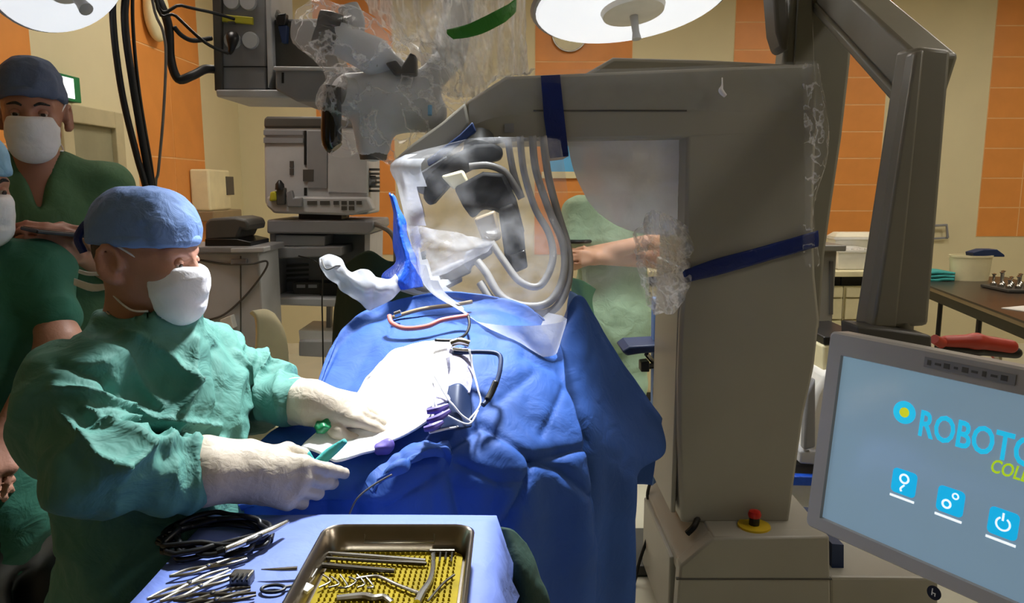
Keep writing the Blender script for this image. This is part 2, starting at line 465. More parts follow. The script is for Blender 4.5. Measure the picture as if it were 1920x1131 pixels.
# exit sign behind the standing man
c = PX(124, 166, XL + .02)
t = thing('exit_sign', 'green and white emergency exit sign on the beige wall', 'sign', c)
MB().span(XL, XL + .05, c.y - .2, c.y + .09, c.z - .07, c.z + .07).build('sign_box', 'green_sign', t, 0, bev=.004)
MB().span(XL + .05, XL + .054, c.y - .19, c.y + .02, c.z - .055, c.z + .055).build('sign_panel', 'icon_white', t, 0)

# oval cream wall lamp and wall dispenser on the left wall
c = PX(277, 22, XL)
t = thing('wall_lamp', 'cream oval lamp shade high on the orange panel', 'lamp', c)
b = Blob(); b.ell((XL + .06, c.y, c.z), (.07, .13, .2)); b.build('shade', 'cream', t, .012)
MB().span(XL, XL + .03, c.y - .06, c.y + .06, c.z - .08, c.z + .08).build('back_plate', 'white', t, 0)
a0, a1 = PX(352, 322, XL), PX(409, 392, XL)
t = thing('wall_dispenser', 'cream wall dispenser with small dark window', 'dispenser', (XL, a0.y, a1.z))
MB().span(XL + .01, XL + .16, a0.y, a1.y - .12, a1.z, a0.z + .02).build('housing', 'cream', t, 0, bev=.015)
MB().span(XL + .16, XL + .166, a0.y + .34, a0.y + .5, a1.z + .12, a1.z + .27).build('window', 'dgrey', t, 0)
MB().span(XL + .01, XL + .2, a0.y - .05, a1.y, a1.z - .08, a1.z).build('tray', 'wood_edge', t, 0, bev=.01)

# unseen ceiling lights, some added nearer as fill for the robot and cart
for i, (x, y) in enumerate([(-1.3, 5.0), (.7, 5.0), (2.7, 5.0), (4.7, 5.0), (2.7, 3.0), (2.7, 1.0), (-1.3, 3.0)]):
    t = thing('ceiling_and_fill_light_offscreen', 'square unseen ceiling light panel for room and fill light', 'ceiling light', (x, y, ZC), 'ceiling light panels')
    MB().span(x - .33, x + .33, y - .33, y + .33, ZC - .03, ZC).build('frame', 'white', t, 0)
    MB().span(x - .29, x + .29, y - .29, y + .29, ZC - .038, ZC - .03).build('diffuser', 'ceilglow', t, 0)

# ================================================================== SURGICAL LIGHTS
def surgical_lamp(label, c, aim, R, power, size=.18, spread=40, arm=None, lobes=3):
    c = Vector(c); ax = (Vector(aim) - c).normalized()
    t = thing('surgical_light_offscreen', label, 'lamp', c, None)
    a = ax.orthogonal().normalized(); b = ax.cross(a)
    for k in range(lobes):
        an = 2 * PI * k / lobes + .5
        q = c + (a * math.cos(an) + b * math.sin(an)) * R * .55
        MB().lathe([(0, -.09), (R * .3, -.085), (R * .47, -.05), (R * .52, -.01), (R * .5, .012), (0, .012)], q, ax, 32).build('lamp_pod', 'lamp_shell', t)
        MB().lathe([(0, .013), (R * .47, .013), (R * .44, .03), (0, .045)], q, ax, 32).build('lens', 'lampglow', t)
    MB().lathe([(0, -.1), (R * .3, -.09), (R * .36, -.02), (R * .3, .03), (0, .03)], c, ax, 24).build('hub', 'lamp_shell', t)
    MB().lathe([(0, .03), (.018, .03), (.016, .12), (.02, .16), (0, .165)], c, ax, 16).build('handle', 'white', t)
    h = Vector(arm if arm else (c.x, c.y + .3, ZC))
    MB().tube([c - ax * .08, c - ax * .16 + Vector((0, 0, .05)), Vector((h.x, h.y, max(c.z + .3, ZC - .5))), h], .025, seg=12).build('arm', 'white', t)
    l = bpy.data.lights.new('surgical_spot_offscreen', 'SPOT'); l.energy = power; l.spot_size = math.radians(spread); l.spot_blend = .55
    l.shadow_soft_size = size; l.color = (.93, .97, 1)
    lo = bpy.data.objects.new('surgical_spot_offscreen', l); COL.objects.link(lo); lo.parent = t
    lo.location = ax * .2; lo.rotation_euler = ax.to_track_quat('-Z', 'Y').to_euler()
    return t
FIELD = P(720, 735, 1.70)
surgical_lamp('white surgical light hanging directly over the blue draped operating field', (.0, 2.3, 2.8), FIELD, .32, SPOT_POWER, .1, 52, (.1, 2.9, ZC))

# large cool lamp at the top right: thin disc with bright underside
def disc_lamp(label, c, ax, R, arm, power):
    c = Vector(c); ax = Vector(ax).normalized()
    t = thing('surgical_light', label, 'lamp', c)
    a = Vector((1, 0, 0)); a = (a - ax * a.dot(ax)).normalized(); b = ax.cross(a)
    MB().lathe([(0, -.09), (R * .6, -.08), (R * .93, -.05), (R, -.015), (R * .98, 0), (0, 0)], c, ax, 48).build('housing', 'mgrey', t)
    MB().lathe([(0, .001), (R * .95, .001), (R * .93, .012), (R * .3, .03), (0, .03)], c, ax, 48).build('lens', 'lampglow', t)
    MB().lathe([(0, .03), (R * .32, .028), (R * .3, .05), (R * .12, .06), (0, .06)], c, ax, 32).build('centre_cover', 'white', t)
    MB().lathe([(0, .06), (.018, .06), (.015, .13), (.02, .16), (0, .165)], c, ax, 16).build('handle', 'lgrey', t)
    MB().tube([c - ax * .08, c - ax * .22, Vector(arm) - Vector((0, 0, .45)), Vector(arm)], .028, seg=12).build('arm', 'lgrey', t)
    if power:
        l = bpy.data.lights.new('surgical_spot', 'SPOT'); l.energy = power; l.spot_size = math.radians(50 if R < .3 else 110); l.spot_blend = .6; l.shadow_soft_size = R * .7
        l.color = (.93, .97, 1); lo = bpy.data.objects.new('surgical_spot', l); COL.objects.link(lo); lo.parent = t; lo.location = ax * .25
        lo.rotation_euler = ax.to_track_quat('-Z', 'Y').to_euler()
    return t
disc_lamp('large round surgical light above the plastic-draped robot beam', P(1185, 4, 3.3), (.12, -.2, -1), .43, (.8, 3.9, ZC), 70)
disc_lamp('white surgical light hanging above the man in the dark blue cap', P(112, -46, 2.3), FIELD - P(112, -46, 2.3), .2, (-1.5, 2.7, ZC), 45)

# ================================================================== THE ROBOT
RY = 2.4
root = thing('surgical_robot', 'tall beige-grey surgical robot with overhead beam and wide base', 'surgical robot', P(1400, 1100, RY) * Vector((1, 1, 0)) if False else Vector((.85, 2.55, 0)))
colp = [(1288, 250), (1532, 240), (1526, 420), (1530, 520), (1538, 600), (1528, 690), (1508, 780), (1494, 880), (1480, 982), (1277, 982), (1272, 820), (1272, 700), (1276, 600), (1283, 500)]
MB().pp(colp, RY, .42).build('column', 'robot', root, 30, bev=.012)
beam = [(948, 143), (1530, 119), (1533, 255), (1288, 258), (1062, 263), (950, 266), (905, 275), (868, 262), (872, 192)]
xl_ = P(1274, 700, RY).x
MB().span(xl_ - .006, xl_ + .01, RY + .03, RY + .41, .47, 1.32).build('column_side', 'robot', root, 0, bev=.004)
MB().pp(beam, RY, .34).build('beam', 'robot', root, 30, bev=.01)
MB().pp([(1000, 206), (1288, 206), (1288, 209), (1000, 209)], RY - .002, .01).build('seam', 'dgrey', root, 0)
MB().pp([(946, 232), (964, 231), (964, 248), (946, 249)], RY - .004, .012).build('cover_screw', 'mgrey', root, 0)
# rear housing seen above the beam
MB().prism([P(1085, 145, 2.78), P(1150, 107, 2.78), P(1330, 112, 2.78), P(1500, 121, 2.78), P(1515, 160, 2.78), P(1085, 160, 2.78)], (0, .3, 0)).build('rear_cover', 'robot', root, 30, bev=.02)
# slanted nose block at the free end of the beam
nose = [(872, 192), (880, 232), (842, 292), (800, 322), (776, 330), (738, 300), (772, 270), (830, 228)]
MB().pp(nose, RY - .05, .26).build('nose', 'robot', root, 30, bev=.008)
MB().pp([(738, 302), (776, 330), (838, 292), (832, 330), (796, 366), (786, 362)], RY - .06, .16).build('nose_cover', 'mgrey', root, 30, bev=.006)
MB().pp([(886, 228), (893, 246), (822, 300), (803, 312), (800, 300), (862, 252)], RY - .09, .03).build('blue_strip', 'navy', root, 30, bev=.004)
# base
by = 2.28; bz = PZ(1400, 1008, 1).z
f0 = [(1275, 1062), (1338, 1009), (1556, 1006), (1560, 1240), (1262, 1240)]
MB().pp(f0, by, .06).build('base_skirt', 'robot', root, 30, bev=.008)
zt = P(1400, 1008, by).z
x0, x1 = P(1277, 1008, by).x, P(1700, 1010, by).x
xb, xc = P(1338, 1009, by).x, P(1556, 1009, by).x
MB().prism([(xb, by + .004, zt), (xc, by + .004, zt), (xc + .02, by + .75, zt), (xb, by + .75, zt)], (0, 0, -.04)).build('base_top', 'robot', root, 30, bev=.006)
MB().pp([(1338, 1009), (1275, 1062), (1275, 1085), (1338, 1040)], by + .004, .62).build('base_corner', 'robot', root, 30, bev=.004)
MB().span(x0 - .012, x0 + .02, by + .1, by + .6, .05, zt - .12).build('base_side', 'robot', root, 0, bev=.006)
MB().span(x0 + .03, P(1556, 1009, by).x, by + .03, by + .75, .06, zt - .11).build('base_core', 'robot', root, 0)
MB().pp([(1268, 1085), (1560, 1085), (1560, 1088), (1268, 1088)], by - .002, .01).build('base_seam', 'dgrey', root, 0)
MB().pp([(1560, 1020), (1582, 1022), (1582, 1082), (1560, 1082)], by + .1, .3).build('stripe', 'navy', root, 0)
MB().pp([(1556, 1082), (1760, 1084), (1760, 1250), (1556, 1250)], by + .04, .5).build('side_step', 'robot', root, 0, bev=.01)
for dx, dy in ((0.08, .1), (.9, .1), (.08, .7), (.9, .7)):
    MB().lathe([(0, -.025), (.05, -.025), (.06, -.015), (.06, .015), (.05, .025), (0, .025)], (x0 + dx * .75, by + dy, .06), (1, 0, 0), 20).build('caster', 'black', root)
# emergency stop
e = P(1413, 1000, by + .08); e.z = zt
ge = MB().lathe([(0, 0), (.055, 0), (.053, .008), (0, .009)], (e.x, e.y, zt - .002), (0, 0, 1), 24).build('stop_plate', 'yellow', root)
MB().lathe([(0, 0), (.017, 0), (.017, .03), (.015, .032), (0, .032)], (e.x, e.y, zt + .004), (0, 0, 1), 18).build('stop_collar', 'black', root)
MB().lathe([(0, .03), (.02, .03), (.022, .04), (.018, .05), (0, .054)], (e.x, e.y, zt + .004), (0, 0, 1), 20).build('stop_button', 'red_btn', root, label='red mushroom emergency stop button')
h = P(1308, 998, by + .1)
MB().tube([(h.x - .035, by + .1, zt - .035), (h.x - .01, by + .1, zt - .005), (h.x + .015, by + .16, zt + .012), (h.x + .02, by + .26, zt + .008)], .011).build('grip', 'black', root)

# mast behind the column that carries the screen boom
mast = [(1488, -60), (1612, -60), (1603, 20), (1596, 120), (1580, 260), (1562, 380), (1548, 480), (1538, 620), (1440, 620), (1452, 240), (1470, 100)]
MB().pp(mast, 2.86, .1).build('mast', 'mast', root, 30, bev=.015)
MB().pp([(1500, -60), (1522, -60), (1528, 130), (1490, 330), (1478, 330)], 2.845, .02).build('mast_edge', 'mast', root, 30, bev=.004)
MB().pp([(1448, -40), (1478, -40), (1482, 60), (1480, 96), (1466, 92), (1456, 60)], 2.75, .12).build('boom_cap', 'dgrey', root, 30, bev=.02)
a, b = P(1560, -30, 2.86), P(1740, 140, 2.05)
ax = (b - a)
R = Matrix(rot_of(ax, (0, 0, 1)).tolist())
MB().box((a + b) / 2, (ax.length + .04, .11, .12), mtx=R).build('boom', 'mast', root, 30, bev=.012)
MB().box((a + b) / 2 + R @ Vector((0, -.03, -.07)), (ax.length - .02, .07, .03), mtx=R).build('boom_channel', 'mast', root, 30, bev=.008)
pt = [P(1722, 86, 2.0), P(1785, 92, 2.0), P(1742, 612, 1.92), P(1640, 618, 1.92)]
q = MB()
q.loft([[p, r_, r_ + Vector((.0, .08, 0)), p + Vector((-.02, .08, 0))] for p, r_ in ((pt[0], pt[1]), (pt[3], pt[2]))])
q.build('post', 'post', root, 30, bev=.012)
lf = [P(1716, 96, 1.985), P(1735, 92, 1.985), P(1682, 616, 1.905), P(1636, 616, 1.905)]
MB().loft([[p, r_, r_ + Vector((.005, .05, 0)), p + Vector((0, .05, 0))] for p, r_ in ((lf[0], lf[1]), (lf[3], lf[2]))]).build('post_side', 'post', root, 30, bev=.008)
MB().pp([(1608, 612), (1672, 620), (1672, 640), (1700, 645), (1745, 650), (1745, 625), (1745, 700), (1610, 680)][:1] + [(1672, 618), (1748, 630), (1748, 720), (1608, 700)], 1.86, .1).build('bracket', 'dgrey', root, 30, bev=.006)

# ------------------------------------------------------------------ touch screen
TL = Vector((.6375, 1.4738, CZ - .2854)); dU = Vector((.52076, -.85368, -.006)).normalized(); dV = (Vector((-.0327, -.0169, -.4067))).normalized(); HM = .408
dN = dU.cross(dV).normalized()
if dN.dot(Vector((0, 0, CZ)) - TL) < 0: dN = -dN
WM = .62
t = thing('touch_screen', 'grey-framed control touch screen with blue menu on the robot boom', 'monitor', TL + dV * HM + dU * .3)
def mon(u, v, w=0): return TL + dU * u + dV * v + dN * w
def uv(px, py, w=.0):
    p = PL(px, py, TL + dN * w, dN) - TL; return p.dot(dU), p.dot(dV)
su0 = uv(1578, 668)[0]; sv0 = uv(1578, 668)[1]; sv1 = uv(1542, 972)[1]; su1 = WM - su0
def ringpts(u0, u1, v0, v1, w, r, n=4):
    out = []
    for cu, cv, a0 in ((u0 + r, v0 + r, PI), (u1 - r, v0 + r, 1.5 * PI), (u1 - r, v1 - r, 0), (u0 + r, v1 - r, .5 * PI)):
        for k in range(n + 1):
            an = a0 + k / n * PI / 2; out.append(mon(cu + r * math.cos(an), cv + r * math.sin(an), w))
    return out
MB().loft([ringpts(.02, WM - .02, .02, HM - .02, -.07, .02), ringpts(0, WM, 0, HM, -.045, .012), ringpts(0, WM, 0, HM, -.006, .012), ringpts(.004, WM - .004, .004, HM - .004, 0, .012),
           ringpts(su0 - .002, su1 + .002, sv0 - .002, sv1 + .002, 0, .002), ringpts(su0, su1, sv0, sv1, -.008, .002)]).build('bezel', 'bezel', t, 30)
sc = MB().add([mon(su0, sv0, -.006), mon(su1, sv0, -.006), mon(su1, sv1, -.006), mon(su0, sv1, -.006)] + [mon(su0, sv0, -.012), mon(su1, sv0, -.012), mon(su1, sv1, -.012), mon(su0, sv1, -.012)],
         [(0, 1, 2, 3), (7, 6, 5, 4), (0, 4, 5, 1), (1, 5, 6, 2), (2, 6, 7, 3), (3, 7, 4, 0)]).build('display', 'screen', t, 0)
def text_on(txt, px, py, size, m, parent, w=-.0045, name='lettering', bold=0, shear=0, sx=1):
    cu = bpy.data.curves.new(name, 'FONT'); cu.body = txt; cu.size = size; cu.offset = bold; cu.extrude = .0004; cu.shear = shear; cu.resolution_u = 3
    tmp = bpy.data.objects.new('tmp', cu); COL.objects.link(tmp)
    dg = bpy.context.evaluated_depsgraph_get(); me = bpy.data.meshes.new_from_object(tmp.evaluated_get(dg)); me.name = name
    bpy.data.objects.remove(tmp)
    u, v = uv(px, py)
    for vt in me.vertices: vt.co = mon(u + vt.co.x * sx, v - vt.co.y, w + vt.co.z)
    return obj(name, me, m, parent)
text_on('ROBOTOL', 1716, 815, .066, 'logo_cyan', sc, bold=.0012, sx=.7)
text_on('COLLIN', 1852, 884, .032, 'logo_lime', sc, bold=.0004, shear=.2, sx=.72)
def disc(px, py, r0, r1, m, name, w=-.0048, parent=None, a0=0, a1=2 * PI, n=28, dw=.0006):
    u, v = uv(px, py); q = MB(); full = a1 - a0 > 6.2
    rings = []
    for k in range(n if full else n + 1):
        an = a0 + (a1 - a0) * k / n
        cs, sn = math.cos(an), math.sin(an)
        rings.append([mon(u + r * cs, v + r * sn, ww) for r, ww in ((r0, w), (r1, w), (r1, w + dw), (r0, w + dw))])
    q.loft(rings, full); return q.build(name, m, parent or sc, 0)
disc(1693, 774, .0095, .021, 'logo_cyan', 'logo_ring')
disc(1693, 774, .0002, .009, 'logo_yel', 'logo_dot')
def icon(px, py, s):
    u, v = uv(px, py); pts = []
    for cu, cv, a0 in ((-1, -1, PI), (1, -1, 1.5 * PI), (1, 1, 0), (-1, 1, .5 * PI)):
        for k in range(5):
            an = a0 + k / 4 * PI / 2; pts.append((u + cu * (s - .008) + .008 * math.cos(an), v + cv * (s - .008) + .008 * math.sin(an)))
    o = MB().loft([[mon(a, b, -.0056) for a, b in pts], [mon(a, b, -.005) for a, b in pts]]).build('icon_tile', 'icon', sc, 0)
    MB().box(mon(u, v + s + .007, -.0052), (2 * s, .0012, .004), mtx=Matrix([[dU[i], dN[i], dV[i]] for i in range(3)])).build('icon_caption', 'icon_white', sc, 0)
    return u, v
icon(1692, 906, .023); icon(1779, 941, .023); icon(1878, 983, .023)
disc(1693, 899, .006, .0095, 'icon_white', 'icon_symbol'); 
u, v = uv(1690, 918)
MB().tube([mon(u + .002, v - .008, -.0046), mon(u - .004, v, -.0046), mon(u - .002, v + .005, -.0046)], .0018, 6).build('icon_symbol', 'icon_white', sc)
disc(1772, 946, .005, .0085, 'icon_white', 'icon_symbol'); disc(1789, 932, .0035, .006, 'icon_white', 'icon_symbol')
disc(1878, 984, .009, .012, 'icon_white', 'icon_symbol', a0=-PI / 2 + .5, a1=1.5 * PI - .5)
u, v = uv(1878, 974)
MB().box(mon(u, v - .003, -.0046), (.003, .001, .013), mtx=Matrix([[dU[i], dN[i], dV[i]] for i in range(3)])).build('icon_symbol', 'icon_white', sc, 0)
# dark sticker in the top of the frame and round badge below the screen
u, v = uv(1815, 695)
B3 = Matrix([[dU[i], dN[i], dV[i]] for i in range(3)])
st = MB().box(mon(u, v, .0008), (.15, .0016, .018), mtx=B3).build('sticker', 'mgrey', t, 0)
for k in range(9):
    MB().box(mon(u - .066 + k * .0155, v, .002), (.010 if k % 3 else .006, .001, .004 if k % 2 else .009), mtx=B3).build('sticker_print', 'dgrey', st, 0)
disc(1752, 1112, .0003, .0125, 'black', 'badge', w=.0004, parent=t, dw=.001)
u, v = uv(1752, 1112)
for du, dv, a_, b_ in ((-.003, -.001, .0015, .012), (.0, .0005, .005, .0015), (.0025, .0025, .0015, .006)):
    MB().box(mon(u + du, v + dv, .0018), (a_, .0008, b_), mtx=B3).build('badge_letter', 'white', t, 0)

_a = mon(WM / 2, .2, -.07)
MB().tube([P(1690, 600, 1.95), P(1690, 640, 1.95), P(1700, 700, 1.9), _a - dN * .06, _a + dN * .01], .03, seg=12).build('screen_arm', 'post', root)
# ------------------------------------------------------------------ sterile plastic and tapes on the robot
o = MB().pp([(1014, 142), (1050, 140), (1056, 200), (1066, 288), (1030, 292), (1020, 220)], RY - .012, .018).build('sterile_tape', 'blue_tape', None, 30)
MB().pp([(1030, 290), (1066, 287), (1066, 293), (1032, 297)], RY - .012, .3).build('underside', 'blue_tape', o, 0)
tag(o, 'dark blue tape wrapped upright around the robot beam', 'tape')
o = MB().patch([[P(x, y, RY - .012) for x, y in ((1280, 508), (1340, 486), (1430, 462), (1534, 432))], [P(x, y, RY - .014) for x, y in ((1282, 520), (1340, 502), (1430, 478), (1535, 447))], [P(x, y, RY - .012) for x, y in ((1284, 530), (1345, 516), (1430, 492), (1534, 462))]], 6, 3,
               lambda U, V, G: .004 * noise(G * 30)).build('sterile_tape', 'blue_tape', None, 60, thick=.004)
tag(o, 'dark blue tape strapped slantwise across the robot column', 'tape')
def sheet(name, label, grid, m, nu=8, nv=8, amp=.006, fr=14, cat='plastic sheet', thick=0, strt=(1, 1, 1)):
    st_ = np.array(strt)
    o = MB().patch([[P(*q) for q in r] for r in grid], nu, nv, lambda U, V, G: amp * (noise(G * fr * st_) + .5 * ridged(G * fr * 2.3 * st_))).build(name, m, None, 180)
    if label: tag(o, label, cat)
    return o
# milky sheet hanging between beam and column
sheet('plastic_sheet', 'milky plastic sheet hanging below the beam beside the column',
      [[(1062, 258, 2.47), (1130, 256, 2.48), (1210, 255, 2.5), (1292, 255, 2.5)],
       [(1076, 320, 2.49), (1140, 318, 2.5), (1210, 316, 2.52), (1292, 314, 2.5)],
       [(1100, 372, 2.5), (1150, 378, 2.52), (1215, 380, 2.53), (1292, 378, 2.5)],
       [(1122, 400, 2.52), (1160, 425, 2.54), (1215, 440, 2.55), (1292, 440, 2.5)]], 'milky', amp=.007, fr=9, strt=(1, 1, 2.2))
sheet('plastic_sheet', 'clear thin plastic sheet in front of the man with folded arms',
      [[(1122, 402, 2.53), (1160, 427, 2.55), (1215, 442, 2.56)], [(1092, 470, 2.56), (1160, 480, 2.58), (1210, 500, 2.58)], [(1096, 566, 2.58), (1160, 566, 2.6), (1215, 560, 2.6)]], 'clear_soft', amp=.004, fr=6)
# crumpled plastic gathered against the column
sheet('plastic_wrap', 'crumpled clear plastic bunched against the side of the column',
      [[(1196, 420, 2.48), (1220, 398, 2.42), (1255, 402, 2.39), (1292, 425, 2.385)],
       [(1190, 470, 2.5), (1215, 465, 2.36), (1255, 470, 2.36), (1300, 470, 2.385)],
       [(1205, 520, 2.5), (1225, 520, 2.38), (1258, 522, 2.37), (1296, 520, 2.385)],
       [(1222, 588, 2.5), (1240, 590, 2.42), (1262, 588, 2.4), (1284, 560, 2.39)]], 'crumple', 6, 6, .02, 26)
_c = bpy.data.objects['plastic_wrap'].data; _c.polygons.foreach_set('use_smooth', [False] * len(_c.polygons))
# clear cover hugging beam and column with a loose bulge on the far side
sheet('plastic_cover', 'clear plastic cover bulging loosely off the column corner',
      [[(1500, 118, 2.37), (1530, 118, 2.36), (1536, 122, 2.44)], [(1505, 200, 2.385), (1545, 210, 2.3), (1552, 240, 2.45)], [(1508, 300, 2.385), (1540, 310, 2.32), (1552, 300, 2.45)],
       [(1508, 370, 2.385), (1524, 375, 2.35), (1530, 380, 2.45)], [(1506, 432, 2.385), (1522, 430, 2.36), (1530, 428, 2.44)], [(1508, 505, 2.385), (1524, 500, 2.36), (1536, 500, 2.42)]], 'clear', amp=.006, fr=16)
sheet('plastic_cover', 'clear plastic film taped over the top of the beam',
      [[(880, 196, 2.33), (950, 138, 2.37), (1200, 128, 2.38), (1400, 120, 2.38), (1532, 114, 2.37)], [(880, 215, 2.33), (960, 175, 2.385), (1200, 165, 2.39), (1400, 160, 2.39), (1534, 150, 2.385)], [(884, 235, 2.34), (965, 215, 2.39), (1200, 205, 2.39), (1400, 210, 2.39), (1532, 205, 2.39)]], 'clear_soft', amp=.003, fr=10)
kn = P(1355, 165, 2.37)
o = MB().tube([P(1354, 146, 2.38), P(1354, 160, 2.37), P(1352, 170, 2.368), P(1360, 180, 2.37)], [.002, .003, .008, .006]).build('plastic_knot', 'mask', None, 180)
tag(o, 'small white knotted plastic tie hanging on the beam', 'knot')

# ------------------------------------------------------------------ draped instrument arm below the beam
t = thing('robot_arm', 'dark robot instrument arm with grey hoses hanging below the beam', 'robot arm', P(940, 500, 2.36))
bl = MB().pp([(798, 332), (845, 292), (890, 270), (925, 268), (944, 278), (940, 298), (900, 308), (862, 328), (838, 352), (806, 388), (792, 372)], 2.3, .12)
bl.build('upper_link', 'arm_black', t, 30, bev=.012)
MB().pp([(850, 352), (905, 322), (945, 325), (968, 372), (985, 440), (960, 450), (936, 398), (905, 392), (886, 412), (868, 388)], 2.27, .1).build('elbow_link', 'arm_black', t, 30, bev=.012)
MB().pp([(934, 392), (962, 380), (982, 430), (988, 500), (966, 514), (946, 480)], 2.25, .09).build('forearm_link', 'arm_black', t, 30, bev=.01)
MB().pp([(955, 480), (985, 468), (990, 502), (966, 512)], 2.2, .1).build('tool_mount', 'black_gloss', t, 30, bev=.006)
MB().pp([(888, 410), (928, 394), (940, 448), (908, 462)], 2.23, .06).build('motor_cover', 'wood_edge', t, 30, bev=.008)
MB().pp([(826, 330), (868, 318), (880, 344), (850, 356)], 2.28, .05).build('bearing_cap', 'cream', t, 30, bev=.008)
MB().pp([(872, 474), (920, 452), (924, 476), (886, 500), (880, 512), (866, 500)], 2.24, .07).build('clamp_plate', 'mgrey', t, 30, bev=.006)
MB().pp([(790, 520), (868, 486), (884, 512), (812, 545)], 2.24, .06).build('tool_plate', 'hose', t, 30, bev=.006)
MB().tube([P(900, 262, 2.42), P(898, 285, 2.38)], .05, seg=14, smooth=1).build('mount', 'dgrey', t)
hp = [[(975, 255), (982, 320), (1003, 390), (1030, 440), (1036, 490), (1012, 536), (975, 528), (945, 490), (922, 455)],
      [(998, 255), (1005, 320), (1030, 395), (1056, 460), (1056, 520), (1030, 566), (985, 574), (940, 556), (912, 512), (895, 490)],
      [(1018, 255), (1028, 330), (1046, 400), (1066, 470), (1064, 535), (1036, 582), (980, 588), (930, 570), (900, 530)],
      [(880, 312), (915, 310), (945, 322), (965, 350), (978, 372)], [(952, 262), (962, 320), (978, 372)]]
for k, q in enumerate(hp):
    MB().tube([P(x, y, 2.27 + .012 * k - max(0, y - 400) / 262 * .2) for x, y in q], [.011, .012, .012, .012, .011][k], seg=10).build('hose', 'hose', t)
# bag around it
rows = [(262, 872, 1048, .13), (300, 738, 1056, .16), (350, 744, 1063, .17), (400, 757, 1067, .17), (450, 770, 1071, .17), (500, 783, 1071, .17), (540, 800, 1069, .16), (575, 852, 1065, .14), (610, 905, 1057, .11), (640, 955, 1048, .08), (662, 992, 1040, .05)]
rings = []
for y, xl, xr, dp in rows:
    Yb = 2.3 - max(0, y - 400) / 262 * .33
    a_, b_ = P(xl, y, Yb), P(xr, y, Yb); c_ = (a_ + b_) / 2; r_ = (b_.x - a_.x) / 2
    rings.append([tuple(c_ + Vector((math.cos(2 * PI * k / 40) * r_, math.sin(2 * PI * k / 40) * dp, 0))) for k in range(40)])
sm = [crom([r[k] for r in rings], 5) for k in range(40)]
G = np.array(sm).transpose(1, 0, 2)
G = G + (noise(G * 9)[..., None] * .006 + ridged(G * np.array([16, 16, 5]))[..., None] * .004) * np.array([1, 1, 0])
vs = G.reshape(-1, 3).tolist(); n_ = G.shape[0]
clear_f, white_f = [], []
for i in range(n_ - 1):
    for k in range(40):
        l = (k + 1) % 40; f = (i * 40 + k, i * 40 + l, (i + 1) * 40 + l, (i + 1) * 40 + k)
        p = G[i, k]; u = i / n_
        (white_f if (G[i, k, 0] < P(790 + max(0, i - 22) * 6.5, 400, 2.3).x or i > 37) else clear_f).append(f)
q = MB(); q.v = [tuple(x) for x in vs]; q.f = clear_f
bag = q.build('plastic_bag', 'bag', None, 180); tag(bag, 'clear plastic bag around the robot arm tapering over the patient', 'plastic bag')
q = MB(); q.v = [tuple(x) for x in vs]; q.f = white_f; q.build('milky_side', 'bag_white', bag, 180)
sheet('plastic_flap', None, [[(740, 420, 2.12), (800, 425, 2.1), (868, 440, 2.1), (926, 452, 2.1)], [(760, 470, 2.1), (820, 470, 2.06), (870, 468, 2.07), (924, 462, 2.1)], [(790, 522, 2.11), (830, 515, 2.08), (880, 490, 2.08), (915, 470, 2.1)]], 'flap', amp=.008, fr=12)
bpy.data.objects['plastic_flap'].parent = bag

# blue wrap and white draped handle at the bag's side
o = MB().patch([[P(*q) for q in r] for r in [[(728, 362, 2.16), (733, 364, 2.13), (740, 368, 2.16)], [(738, 400, 2.16), (745, 402, 2.12), (756, 405, 2.16)], [(738, 450, 2.16), (752, 450, 2.1), (766, 448, 2.16)],
    [(742, 490, 2.15), (762, 492, 2.09), (782, 488, 2.15)], [(716, 518, 2.15), (750, 528, 2.07), (790, 520, 2.15)], [(728, 538, 2.15), (758, 542, 2.08), (792, 538, 2.15)]]], 6, 6, lambda U, V, G: .006 * noise(G * 25)).build('blue_wrap', 'blue_wrap', None, 180, thick=.003)
tag(o, 'bright blue sterile wrap beside the white draped handle', 'wrap')
t = thing('draped_handle', 'white plastic-draped control handle sticking out over the patient', 'handle', P(690, 580, 2.08))
b = Blob(); b.ell(P(622, 498, 2.1), (.028, .02, .026), k=.02); b.chain([P(622, 502, 2.1), P(655, 535, 2.1), P(700, 548, 2.1), P(745, 530, 2.12), P(800, 540, 2.18)], [.018, .017, .018, .02, .014], .02)
b.build('grip', 'hose', t, .006)
MB().patch([[P(*q) for q in r] for r in [[(600, 486, 2.07), (618, 477, 2.06), (640, 484, 2.06), (656, 506, 2.05), (690, 506, 2.05), (722, 522, 2.06), (742, 512, 2.08)], [(601, 500, 2.05), (620, 500, 2.03), (640, 512, 2.03), (668, 528, 2.02), (700, 535, 2.02), (728, 536, 2.04), (752, 528, 2.07)], [(610, 516, 2.06), (624, 530, 2.05), (644, 550, 2.04), (672, 568, 2.03), (694, 584, 2.03), (722, 566, 2.05), (756, 545, 2.08)]]], 8, 10,
    lambda U, V, G: .009 * ridged(G * 17) + .003 * noise(G * 50)).build('drape', 'bag_white', t, 180, thick=.002)
MB().tube([P(603, 486, 2.06), P(612, 505, 2.03), P(632, 498, 2.04), P(640, 500, 2.05)], .0025).build('elastic_band', 'dgrey', t)
MB().tube([P(740, 530, 2.1), P(800, 545, 2.2), P(860, 520, 2.28)], .018).build('support_arm', 'lgrey', t)

